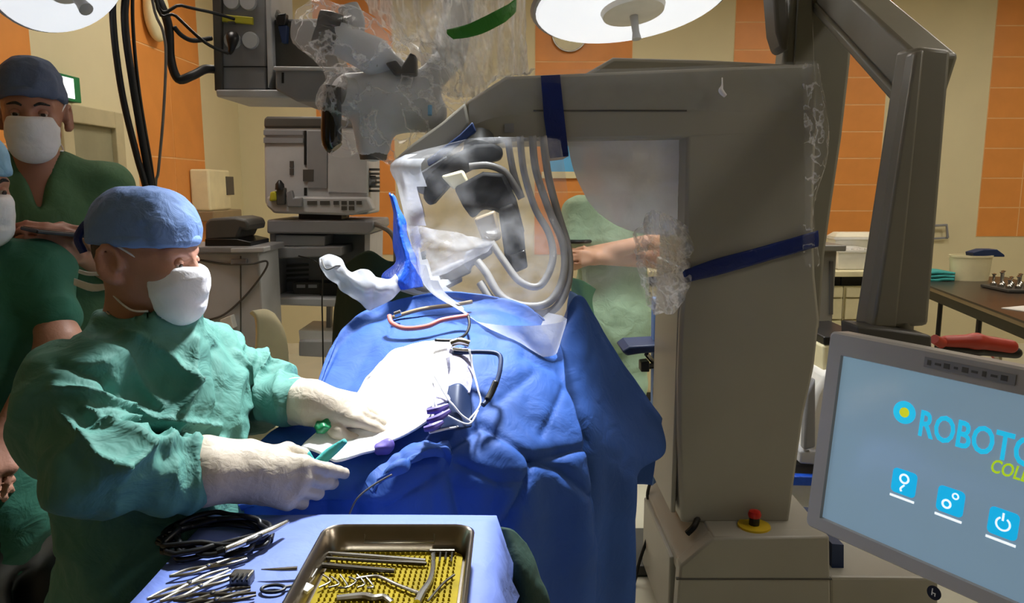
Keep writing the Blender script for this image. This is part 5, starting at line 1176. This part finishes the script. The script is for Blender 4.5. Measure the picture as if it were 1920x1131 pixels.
# ================================================================== PEOPLE
def frame(yaw, pitch=0, roll=0):
    """columns: forward, left, up; yaw 0 looks along +X"""
    return np.array((Euler((0, 0, yaw)).to_matrix() @ Euler((0, pitch, 0)).to_matrix() @ Euler((roll, 0, 0)).to_matrix()))
class Head:
    def __init__(s, c, R, k=1.0): s.c = np.array(c, float); s.R = np.array(R); s.k = k
    def p(s, x, y, z): return s.c + s.R @ (np.array([x, y, z]) * s.k)
    def skull(s, b):
        k = s.k; p = s.p; r = lambda *a: np.array(a) * k
        b.ell(p(-.012, 0, .03), r(.098, .076, .095), s.R, .03)
        b.ell(p(.035, 0, -.035), r(.058, .06, .08), s.R, .04)
        b.cone(p(.0, .048, -.06), p(.062, .018, -.1), .016 * k, .016 * k, .02); b.cone(p(.0, -.048, -.06), p(.062, -.018, -.1), .016 * k, .016 * k, .02)
        b.ell(p(.07, 0, -.1), r(.022, .024, .02), s.R, .02)
        b.cone(p(.088, 0, .008), p(.112, 0, -.032), .009 * k, .013 * k, .014)
        for sd in (-1, 1):
            b.ell(p(.06, .04 * sd, -.022), r(.024, .02, .018), s.R, .025)
            b.cone(p(.082, .016 * sd, .022), p(.07, .05 * sd, .022), .011 * k, .009 * k, .014)
            b.ell(p(.1, .009 * sd, -.036), r(.012, .01, .009), s.R, .01)
            b.ell(p(.096, .032 * sd, .002), r(.016, .018, .012), s.R, .012, 's')
            # ear: rim, lobe and hollow
            e0 = p(-.036, .079 * sd, -.008); Rr = s.R @ np.array(Euler((sd * .25, .2, -sd * .35)).to_matrix())
            er = []
            for a in range(11):
                an = math.radians(-115 + a * 31); er.append(p(-.034 - .004 * math.sin(an) + .021 * -math.cos(an), (.082 + .008 * (.5 + .5 * math.cos(an))) * sd, -.006 + .034 * math.sin(an)))
            b.chain(er, [.0062 * k] * 11, .004); b.cone(p(-.018, .08 * sd, -.012), p(-.016, .08 * sd, .0), .007 * k, .006 * k, .006)
            b.ell(e0, r(.02, .009, .033), Rr, .008); b.ell(p(-.028, .079 * sd, -.038), r(.01, .008, .011), s.R, .008)
            b.ell(p(-.031, .093 * sd, -.006), r(.011, .008, .021), Rr, .004, 's')
        b.cone(p(.092, -.018, -.066), p(.092, .018, -.066), .008 * k, .008 * k, .012)
        return b
    def eyes(s, parent, lid='skin', closed=.5):
        for sd in (-1, 1):
            b = Blob(); b.ell(s.p(.077, .032 * sd, .0), np.array([.0125] * 3) * s.k); o = b.build('eye', 'eye_white', parent, .003)
            b = Blob(); b.ell(s.p(.0875, .033 * sd, -.002), np.array([.003, .0068, .0068]) * s.k, s.R); b.build('iris', 'iris', o, .0015)
            b = Blob(); b.ell(s.p(.0775, .032 * sd, .001), np.array([.0138] * 3) * s.k); b.cut(s.p(.08, .032 * sd, .004 - .008 * closed), s.R @ np.array([.25, 0, -1])); b.build('eyelid', lid, parent, .003)
    def brows(s, parent, m='hair'):
        for sd in (-1, 1):
            MB().tube([s.p(.093, .014 * sd, .022), s.p(.089, .03 * sd, .029), s.p(.077, .05 * sd, .024)], [.004, .005, .003], flat=.8).build('eyebrow', m, parent)
    def cap(s, parent, m, z0=.04, tilt=.15, puff=1.0, tall=1.0):
        k = s.k; b = Blob()
        b.ell(s.p(-.012, 0, .035), np.array([.106 * puff, .085, .1 * tall]) * k, s.R, .02, pw=2.6)
        b.cut(s.p(0, 0, z0), s.R @ np.array([tilt, 0, -1]), .006)
        o = b.build('surgical_cap', m, parent, .005, lambda v: .0035 * ridged(v * 22) + .0015 * noise(v * 60))
        pts = []
        n_ = s.R @ np.array([tilt, 0, -1])
        for i in range(28):
            a = i * 2 * PI / 28; q = np.array([-.012 + .1035 * puff * math.cos(a), .083 * math.sin(a), 0]); q[2] = z0 + .012 + tilt * q[0]; pts.append(s.p(*q))
        MB().tube(pts, .0075, seg=8, smooth=2, closed=True, flat=1.6).build('cap_band', m, o, 180)
        return o
    def mask(s, parent, ties=True):
        b = Blob(); k = s.k
        b.ell(s.p(.045, 0, -.055), np.array([.068, .066, .07]) * k, s.R, .02, pw=2.8); b.ell(s.p(.1, 0, -.04), np.array([.026, .028, .035]) * k, s.R, .03); b.ell(s.p(.075, 0, -.1), np.array([.035, .04, .03]) * k, s.R, .03)
        b.cut(s.p(.06, 0, -.006), s.R @ np.array([.05, 0, 1]), .004); b.cut(s.p(.034, 0, -.05), s.R @ np.array([-1, 0, -.25]), .004)
        o = b.build('face_mask', 'mask', parent, .0045, lambda v: .0018 * ridged(((v - s.c) @ s.R) * np.array([18, 18, 55])))
        for sd in (-1, 1):
            MB().tube([s.p(.04, .06 * sd, -.014), s.p(.01, .073 * sd, .012), s.p(-.03, .082 * sd, .034)], .002).build('tie', 'mask', o)
            MB().tube([s.p(.036, .062 * sd, -.1), s.p(.0, .066 * sd, -.1), s.p(-.05, .05 * sd, -.075), s.p(-.085, .01 * sd, -.06)], .002).build('tie', 'mask', o)
        return o
    def hair(s, parent, m, z1=.06):
        b = Blob(); k = s.k
        b.ell(s.p(-.018, 0, .022), np.array([.1, .08, .095]) * k, s.R); b.cut(s.p(0, 0, z1), s.R @ np.array([0, 0, 1])); b.cut(s.p(-.052, 0, 0), s.R @ np.array([1, 0, -.25])); b.cut(s.p(0, 0, -.055), s.R @ np.array([0, 0, -1]))
        return b.build('hair', m, parent, .005, lambda v: .002 * noise(v * 90))

class Hand:
    """wrist frame: x to the fingertips, y to the thumb, z out of the back of the hand"""
    def __init__(s, w, x, z, left=False, k=1.0):
        R = rot_of(x, z); s.w = np.array(w, float); s.R = R; s.f = -1 if left else 1; s.k = k
    def p(s, x, y, z): return s.w + s.R @ (np.array([x, y * s.f, z]) * s.k)
    def add(s, b, curl=((.5, .7, .4),) * 4, spread=0, thumb=((.07, .055, -.03), (.1, .05, -.045), (.118, .035, -.05)), fat=1.0):
        k = s.k
        base = [(.092, .031), (.098, .0105), (.094, -.0115), (.084, -.032)]; ln = [(.042, .026, .021), (.046, .029, .022), (.042, .027, .021), (.033, .021, .018)]; rd = [.0098, .0102, .0096, .0086]
        for (x, y), l, r in zip(base, ln, rd):
            b.cone(s.p(.01, y * .55, 0), s.p(x, y, 0), .015 * k * fat, .0125 * k * fat, .016)
        b.cone(s.p(.02, .02, -.008), s.p(.08, .02, -.006), .014 * k, .011 * k, .02); b.cone(s.p(.02, -.025, -.008), s.p(.075, -.028, -.006), .014 * k, .011 * k, .02)
        for i, ((x, y), l, r) in enumerate(zip(base, ln, rd)):
            a = 0; q = np.array([x, y, 0.]); c = curl[i] if len(curl) > i else curl[-1]; sp = spread * (1.5 - i) * .12
            for j in range(3):
                a += c[j]; d = np.array([math.cos(a), sp, -math.sin(a)]); n = q + d * l[j]
                b.cone(s.p(*q), s.p(*n), r * (1 - .08 * j) * k * fat, r * (1 - .08 * (j + 1)) * k * fat, .004); q = n
        t = [(.022, .024, -.008), (.05, .044, -.022)] + [] 
        pts = [(.02, .02, -.008)] + list(thumb); rs = [.0155, .0125, .0105, .0092]
        for j in range(3): b.cone(s.p(*pts[j]), s.p(*pts[j + 1]), rs[j] * k * fat, rs[j + 1] * k * fat, .006)
        return b
def arm_disp(segs, amp=.012, fr=34):
    def f(v):
        d = .006 * ridged(v * 9) + .003 * noise(v * 26)
        for a, b, w in segs:
            a = np.array(a); b = np.array(b); ab = b - a; L = np.linalg.norm(ab); t = ((v - a) @ ab) / L ** 2
            r = np.linalg.norm(v - a - np.clip(t, 0, 1)[:, None] * ab, axis=1)
            m = np.clip(1 - (r - .05) / .06, 0, 1) * np.clip((t + .15) * 5, 0, 1) * np.clip((1.1 - t) * 5, 0, 1)
            d = d + w * amp * m * ridged(np.stack([t * L * fr, (v @ np.array([.3, .8, .5])) * 5, (v @ np.array([.6, -.3, .7])) * 5], 1))
        return d
    return f

# ------------------------------------------------------------------ the surgeon
YAW = -.26
BR = frame(YAW)
hc = P(281, 484, 1.46); HR = frame(-.1, .1)
hd = Head(hc, HR, .93)
Sr, Er, Wr = P(140, 722, 1.31), P(176, 888, 1.2), P(455, 882, 1.37)
Sl, El, Wl = P(392, 672, 1.66), P(470, 745, 1.74), P(585, 755, 1.60)
ctr = (np.array(Sr) + np.array(Sl)) / 2; ctr[2] = 0
def bd(x, y, z): return ctr + BR @ np.array([x, y, 0]) + np.array([0, 0, z])
t = thing('person', 'surgeon in green gown, blue cap and white mask at the operating table', 'person', Vector(bd(0, 0, 0)))
nb = bd(-.005, 0, 1.27)
b = Blob(); hd.skull(b)
b.cone(hd.p(-.03, 0, -.05), nb + np.array([0, 0, .02]), .056, .064, .03); b.cone(nb, bd(0, 0, 1.15), .08, .1, .05)
b.cone(bd(0, 0, 1.15), bd(0, 0, .8), .1, .11, .05); b.chain([bd(0, 0, 1.18), Sr, Er, Wr], [.07, .05, .04, .03], .03); b.chain([bd(0, 0, 1.18), Sl, El, Wl], [.07, .05, .04, .03], .03)
for sd in (-.1, .1): b.chain([bd(0, sd, .8), bd(.01, sd, .42), bd(-.01, sd, .06)], [.085, .06, .045], .04); b.cone(bd(0, sd, .05), bd(.15, sd, .035), .04, .03, .02)
b.build('body', 'skin', t, .005)
hd.eyes(t, 'skin', 1.1); hd.hair(t, 'hair_grey', .07)
hd.cap(t, 'cap_blue', .03, .06, 1.03, 1.12); hd.mask(t)
MB().tube([hd.p(-.115, 0, .02), hd.p(-.135, -.01, .04), hd.p(-.128, -.02, .06), hd.p(-.14, -.03, .03), hd.p(-.13, -.025, .0)], .006, flat=1.5).build('cap_knot', 'blue_tape', t)
MB().patch([[hd.p(-.06, -.035, -.055), hd.p(-.1, -.037, -.062), hd.p(-.14, -.04, -.054)], [hd.p(-.06, -.037, -.066), hd.p(-.1, -.039, -.078), hd.p(-.14, -.042, -.068)]], 4, 4).build('mask_tie_end', 'mask', t, 180, thick=.002)
MB().tube([hd.p(-.07, -.03, -.036), hd.p(-.11, -.035, -.042), hd.p(-.13, -.04, -.038)], .004).build('mask_tie_end', 'mask', t)
# gown
def endcut(W_, E_):
    d = (np.array(W_) - np.array(E_)); d /= np.linalg.norm(d); return d
b = Blob(); R3 = BR
b.ell(bd(.0, 0, 1.06), (.15, .2, .24), R3, .06); b.ell(bd(.02, 0, .84), (.165, .21, .3), R3, .06); b.ell(bd(-.06, 0, .42), (.16, .22, .42), R3, .08, pw=3)
b.cone(bd(-.02, -.05, 1.23), Sr, .08, .064, .05); b.cone(bd(-.02, .05, 1.23), Sl, .08, .066, .05)
Wr0 = np.array(Wr) - endcut(Wr, Er) * .075; Wl0 = np.array(Wl) - endcut(Wl, El) * .06
b.chain([Sr, Er, Wr0], [.066, .064, .05], .04); b.chain([Sl, El, Wl0], [.066, .064, .043], .04)
b.cone(Sr - Vector((.02, .0, .02)), P(100, 820, 1.3), .055, .055, .05)
b.cone(nb + np.array([.01, 0, .04]), nb + np.array([0, 0, -.06]), .088, .115, .04)
# neck opening and cuff ends
b.cone(nb + np.array([.012, 0, .03]), nb + np.array([0.004, 0, .2]), .074, .12, .008, 's')
def gdisp(v):
    q = (v - ctr) @ BR
    d = arm_disp([(Sr, Er, .9), (Er, Wr, .6), (Sl, El, .9), (El, Wl, .9)], .014, 30)(v)
    w_ = v + .03 * np.stack([noise(v * 7), noise(v * 7 + 9), noise(v * 7 + 17)], 1)
    d = d + .014 * ridged(np.stack([w_[:, 0] * 5 + w_[:, 2] * 3, w_[:, 1] * 6, w_[:, 2] * 6 - w_[:, 0] * 4], 1)) + .006 * ridged(w_ * 15)
    low = np.clip((.85 - v[:, 2]) / .4, 0, 1)
    d = d + low * .02 * np.sin(np.arctan2(q[:, 1], q[:, 0]) * 9 + 2 * noise(v * 3))
    return d + creases(v, [([(115, 735), (230, 762), (300, 790), (396, 802)], 8, .024), ([(118, 775), (180, 860), (216, 884)], 8, .022), ([(216, 884), (285, 842), (404, 830)], 8, .024), ([(112, 690), (180, 712), (215, 745)], 8, -.02), ([(235, 800), (330, 822)], 7, -.016), ([(160, 770), (230, 820), (262, 850)], 6, .014),
        ([(350, 640), (345, 720), (310, 850)], 9, .018), ([(432, 690), (425, 780), (440, 850)], 8, .016), ([(300, 790), (330, 760), (352, 720)], 7, .018), ([(390, 660), (398, 760), (380, 830)], 8, -.014), ([(430, 668), (450, 770)], 7, .018), ([(478, 655), (500, 770)], 7, .018), ([(520, 680), (538, 775)], 6, .014), ([(455, 660), (475, 760)], 6, -.018), ([(180, 800), (260, 790), (330, 815)], 6, .016), ([(240, 630), (300, 660), (350, 720)], 9, .012), ([(150, 650), (240, 690), (300, 760)], 9, .012)])
b.build('gown', 'gown', t, .0065, gdisp)
nk = [np.array(nb) + np.array([.008, 0, .034]) + BR @ np.array([.083 * math.cos(a), .083 * math.sin(a), .012 * math.cos(a) * -1]) for a in [i * 2 * PI / 24 for i in range(24)]]
MB().tube([hd.p(-.06, -.05, -.115), hd.p(-.03, -.062, -.13), hd.p(.0, -.06, -.142)], .003).build('neck_chain', 'steel', t)
# gloves: near (right) hand closes on a handle, far (left) hand points into the field
xr = P(650, 925, 1.40) - Wr
hr = Hand(Wr + Vector((.0, .0, 0)), xr, Vector((-.12, -.85, .42)), False, 1.16)
b = Blob(); hr.add(b, ((.25, .45, .3), (.5, .75, .5), (.65, .85, .5), (.75, .9, .5)), .0, ((.06, .045, -.03), (.085, .045, -.055), (.105, .03, -.068)), 1.3)
d_ = endcut(Wr, Er); b.cone(Wr, hr.p(.04, 0, -.004), .052, .042, .03); b.cone(np.array(Wr) - d_ * .07, Wr, .066, .054, .02)
gl = b.build('glove', 'glove', t, .0036, lambda v: .0009 * ridged(v * 34) + .0025 * ridged(((v - np.array(Wr)) @ hr.R) * np.array([46, 8, 8])) * np.clip(1 - np.abs(((v - np.array(Wr)) @ hr.R)[:, 0] - .03) / .05, 0, 1))
xl = P(700, 775, 1.62) - Wl
hl = Hand(Wl, xl, Vector((.1, -.35, .9)), True, 1.1)
b = Blob(); hl.add(b, ((.25, .2, .15), (.3, .3, .2), (.4, .4, .3), (.5, .5, .3)), .0, ((.06, .05, -.02), (.088, .055, -.03), (.112, .048, -.034)), 1.18)
d_ = endcut(Wl, El); b.cone(Wl, hl.p(.04, 0, -.004), .046, .036, .03); b.cone(np.array(Wl) - d_ * .05, Wl, .054, .046, .02)
b.build('glove', 'glove', t, .0036, lambda v: .001 * ridged(v * 34))
o = MB().tube([hr.p(.09, .05, -.05), hr.p(.11, .035, -.055), hr.p(.13, .06, -.05), hr.p(.15, .085, -.03)], [.009, .01, .011, .006], seg=12).build('drill_handpiece', 'teal', None, 180)
tag(o, 'teal and steel handpiece held in the surgeon gloved hand', 'handpiece')

# ------------------------------------------------------------------ standing man with telephone
SY = 2.1
hc = P(62, 214, SY); hd = Head(hc, frame(-1.12, .08), .96)
def PB(yaw, c):
    R = frame(yaw); c = np.array(c, float); c[2] = 0
    return R, (lambda x, y, z: c + R @ np.array([x, y, 0]) + np.array([0, 0, z]))
BR2, bd2 = PB(-1.05, P(78, 400, SY + .02))
t = thing('person', 'standing man in dark cap, mask and green scrubs looking at a phone', 'person', Vector(bd2(0, 0, 0)))
zs = P(100, 330, SY).z
Rs, Ls = bd2(-.01, -.165, zs - .035), bd2(-.01, .165, zs - .035)
Re, Le = bd2(.06, -.22, zs - .31), bd2(.04, .215, zs - .31)
Rw, Lw = P(52, 452, SY - .24), P(150, 472, SY - .22)
b = Blob(); hd.skull(b); nb = bd2(.0, 0, zs + .02)
b.cone(hd.p(-.03, 0, -.05), nb, .05, .056, .02); b.cone(nb, bd2(.01, 0, zs - .12), .058, .08, .03); b.chain([bd2(0, -.07, zs - .03), Rs], [.05, .05], .04); b.chain([bd2(0, .07, zs - .03), Ls], [.05, .05], .04)
b.cone(bd2(.005, 0, zs - .12), bd2(0, 0, 1.0), .085, .1, .04); b.chain([Rs, Re, Rw], [.055, .043, .03], .03); b.chain([Ls, Le, Lw], [.055, .043, .03], .03)
for sd in (-.1, .1): b.chain([bd2(0, sd, .95), bd2(.01, sd, .5), bd2(-.01, sd, .06)], [.09, .06, .045], .04); b.cone(bd2(0, sd, .05), bd2(.15, sd, .035), .04, .03, .02)
xh = P(125, 432, SY - .27) - Vector(Rw); h1 = Hand(Rw, xh, (-.2, -.5, .8), False, .98); h1.add(b, ((.5, .6, .4), (.6, .7, .4), (.7, .8, .4), (.8, .8, .4)))
xh = P(78, 440, SY - .3) - Vector(Lw); h2 = Hand(Lw, xh, (.2, -.7, .6), True, .98); h2.add(b, ((.5, .7, .4), (.6, .8, .4), (.7, .8, .4), (.8, .8, .4)))
b.build('body', 'skin_dark', t, .006)
hd.eyes(t, 'skin_dark', .7); hd.brows(t); hd.hair(t, 'hair', .07); hd.cap(t, 'cap_dark', .036, .14, 1.0, 1.22); hd.mask(t)
b = Blob()
b.ell(bd2(0, 0, zs - .22), (.135, .205, .25), BR2, .06); b.ell(bd2(.01, 0, zs - .5), (.14, .19, .3), BR2, .06); b.ell(bd2(0, 0, .92), (.145, .195, .22), BR2, .06)
b.cone(bd2(-.02, -.06, zs), Rs, .068, .068, .04); b.cone(bd2(-.02, .06, zs), Ls, .068, .068, .04); b.cone(Rs, np.array(Rs) * .3 + np.array(Re) * .7, .07, .072, .04); b.cone(Ls, np.array(Ls) * .3 + np.array(Le) * .7, .07, .072, .04)
b.cone(nb + np.array([0, 0, .035]), nb + np.array([0, 0, .2]), .054, .08, .006, 's')
b.ell(nb + BR2 @ np.array([.1, 0, .08]), (.3, .085, .2), BR2, .004, 's', 1)
b.build('scrub_top', 'scrub', t, .009, arm_disp([(Rs, Re, .7), (Ls, Le, .7)], .008, 24))
b = Blob(); b.ell(bd2(0, 0, .88), (.14, .19, .14), BR2, .05)
for sd in (-.1, .1): b.chain([bd2(0, sd, .88), bd2(.01, sd, .5), bd2(-.01, sd, .1)], [.105, .09, .085], .04)
b.build('trousers', 'scrub', t, .012, lambda v: .006 * ridged(v * 8))
for sd in (-.1, .1):
    b = Blob(); b.cone(bd2(-.03, sd, .045), bd2(.15, sd, .04), .05, .042, .03); b.build('shoe', 'black', t, .01)
ph = P(106, 436, SY - .31)
tel = thing('mobile_phone', 'dark mobile phone held by the standing man', 'phone', ph)
Rp = Euler((-.15, .1, -.5)).to_matrix()
MB().box(ph, (.07, .13, .009), mtx=Rp).build('case', 'black', tel, 0, bev=.003); MB().box(ph + Rp @ Vector((0, 0, .005)), (.064, .12, .001), mtx=Rp).build('glass', 'black_gloss', tel, 0)

# ------------------------------------------------------------------ person at the picture edge
EY = 1.72
hc = P(-66, 352, EY); hd = Head(hc, frame(-.35, .12), .95)
BR3, bd3 = PB(-.5, P(-50, 560, EY))
t = thing('person', 'person in dark green short-sleeved scrubs and pale blue cap beside the surgeon', 'person', Vector(bd3(0, 0, 0)))
zs = P(40, 490, EY).z
Ls, Rs = bd3(-.01, .17, zs - .03), bd3(-.01, -.17, zs - .03)
Le, Re = P(112, 640, EY - .03), bd3(.02, -.24, zs - .32)
Ls = np.array(P(70, 515, EY + .05)); Lw = P(12, 812, EY - .16); Rw = bd3(.18, -.16, zs - .45)
b = Blob(); hd.skull(b); nb = bd3(0, 0, zs + .0)
b.cone(hd.p(-.03, 0, -.05), nb, .05, .058, .03); b.cone(nb, bd3(0, 0, zs - .1), .075, .09, .05); b.chain([bd3(0, .06, zs - .04), Ls], [.055, .055], .05); b.chain([bd3(0, -.06, zs - .04), Rs], [.055, .055], .05)
b.cone(bd3(0, 0, zs - .1), bd3(0, 0, .95), .1, .11, .05); b.chain([Ls, Le, Lw], [.05, .042, .028], .03); b.chain([Rs, Re, Rw], [.05, .042, .028], .03)
for sd in (-.09, .09): b.chain([bd3(0, sd, .92), bd3(.01, sd, .48), bd3(-.01, sd, .06)], [.09, .06, .045], .04); b.cone(bd3(0, sd, .05), bd3(.15, sd, .035), .04, .03, .02)
hh = Hand(Lw, P(-10, 880, EY - .22) - Vector(Lw), (.5, -.8, .1), True, .92); hh.add(b, ((.4, .5, .3),) * 4)
hh = Hand(Rw, (.3, .6, -.2), (.5, -.6, .5), False, .92); hh.add(b, ((.4, .5, .3),) * 4)
b.build('body', 'skin', t, .006); hd.eyes(t, 'skin', .4); hd.brows(t); hd.hair(t, 'hair', .07); hd.cap(t, 'cap_light', .03, .1, 1.02, 1.08); hd.mask(t)
b = Blob(); b.ell(bd3(0, 0, zs - .2), (.13, .18, .24), BR3, .06); b.ell(bd3(0, 0, zs - .46), (.135, .17, .26), BR3, .06); b.ell(bd3(0, 0, .85), (.15, .19, .22), BR3, .06)
b.cone(bd3(-.01, .05, zs - .02), Ls, .07, .075, .05); b.cone(bd3(-.01, -.05, zs - .02), Rs, .07, .075, .05)
b.cone(Ls, Ls * .45 + np.array(Le) * .55, .07, .066, .05); b.cone(Rs, Rs * .35 + np.array(Re) * .65, .082, .07, .05); b.cone(nb + np.array([0, 0, .01]), nb + np.array([0, 0, .2]), .066, .1, .01, 's')
b.build('scrub_top', 'scrub2', t, .009, arm_disp([(Ls, Le, .6)], .008, 24))
b = Blob(); b.ell(bd3(0, 0, .8), (.145, .185, .15), BR3, .05)
for sd in (-.1, .1): b.chain([bd3(0, sd, .82), bd3(.01, sd, .48), bd3(-.01, sd, .1)], [.105, .085, .08], .04)
b.build('trousers', 'black', t, .012, lambda v: .006 * ridged(v * 8))
for sd in (-.1, .1):
    b = Blob(); b.cone(bd3(-.03, sd, .045), bd3(.15, sd, .04), .05, .042, .03); b.build('shoe', 'black', t, .01)

# ------------------------------------------------------------------ man with folded arms behind the robot
FY = 4.0
BR4, bd4 = PB(-1.5, P(1150, 450, FY))
t = thing('person', 'man in pale green scrubs standing with folded arms behind plastic', 'person', Vector(bd4(0, 0, 0)))
zs = P(1150, 388, FY).z
hd = Head(bd4(.02, 0, zs + .2), frame(-1.5, .05), 1.0)
Rs, Ls = bd4(0, -.18, zs - .03), bd4(0, .18, zs - .03)
Re, Le = bd4(.1, -.23, zs - .27), bd4(.1, .23, zs - .27)
b = Blob(); hd.skull(b); nb = bd4(0, 0, zs + .02)
b.cone(hd.p(-.03, 0, -.05), nb, .056, .066, .03); b.cone(nb, bd4(0, 0, zs - .1), .08, .1, .05); b.chain([bd4(0, -.06, zs - .03), Rs], [.06, .06], .05); b.chain([bd4(0, .06, zs - .03), Ls], [.06, .06], .05)
b.cone(bd4(0, 0, zs - .1), bd4(0, 0, .95), .1, .11, .05)
Rw, Lw = bd4(.25, .12, zs - .17), bd4(.2, -.12, zs - .25)
b.chain([Rs, Re, Rw], [.055, .052, .038], .02); b.chain([Ls, Le, Lw], [.055, .052, .038], .02)
Hand(Rw, BR4 @ np.array([-.15, 1, .05]), BR4 @ np.array([1, .2, .2]), False, .95).add(b, ((.3, .5, .3),) * 4); Hand(Lw, BR4 @ np.array([-.1, -1, .0]), BR4 @ np.array([1, -.2, .2]), True, .95).add(b, ((.3, .5, .3),) * 4)
for sd in (-.1, .1): b.chain([bd4(0, sd, .9), bd4(.01, sd, .48), bd4(-.01, sd, .06)], [.085, .06, .045], .04); b.cone(bd4(0, sd, .05), bd4(.15, sd, .035), .04, .03, .02)
b.build('body', 'skin_pale', t, .008); hd.eyes(t, 'skin_pale', .3); hd.brows(t); hd.hair(t, 'hair', .07); hd.cap(t, 'cap_dark', .036, .12); hd.mask(t)
b = Blob(); b.ell(bd4(0, 0, zs - .2), (.13, .2, .24), BR4, .06); b.ell(bd4(0, 0, zs - .48), (.135, .2, .28), BR4, .06); b.ell(bd4(0, 0, zs - .62), (.15, .21, .16), BR4, .05, pw=3)
b.cone(bd4(-.01, -.06, zs - .01), Rs, .07, .08, .05); b.cone(bd4(-.01, .06, zs - .01), Ls, .07, .08, .05); b.cone(Rs, Rs * .4 + Re * .6, .085, .075, .05); b.cone(Ls, Ls * .4 + Le * .6, .085, .075, .05); b.cone(nb, nb + np.array([0, 0, .2]), .068, .1, .01, 's')
b.build('scrub_top', 'scrub3', t, .01, arm_disp([(Rs, Re, .6)], .008, 20))
b = Blob(); b.ell(bd4(0, 0, .88), (.14, .19, .16), BR4, .05)
for sd in (-.1, .1): b.chain([bd4(0, sd, .88), bd4(.01, sd, .5), bd4(-.01, sd, .1)], [.105, .09, .085], .04)
b.build('trousers', 'scrub3', t, .012, lambda v: .007 * ridged(v * 9))
for sd in (-.1, .1):
    b = Blob(); b.cone(bd4(-.03, sd, .045), bd4(.15, sd, .04), .05, .042, .03); b.build('shoe', 'white', t, .01)
MB().tube([np.array(Re) * .6 + np.array(Rs) * .4 + BR4 @ np.array([.083 * math.cos(a), .083 * math.sin(a), 0]) for a in [i * PI / 6 for i in range(12)]], .01, smooth=2, closed=True).build('arm_band', 'black', t)
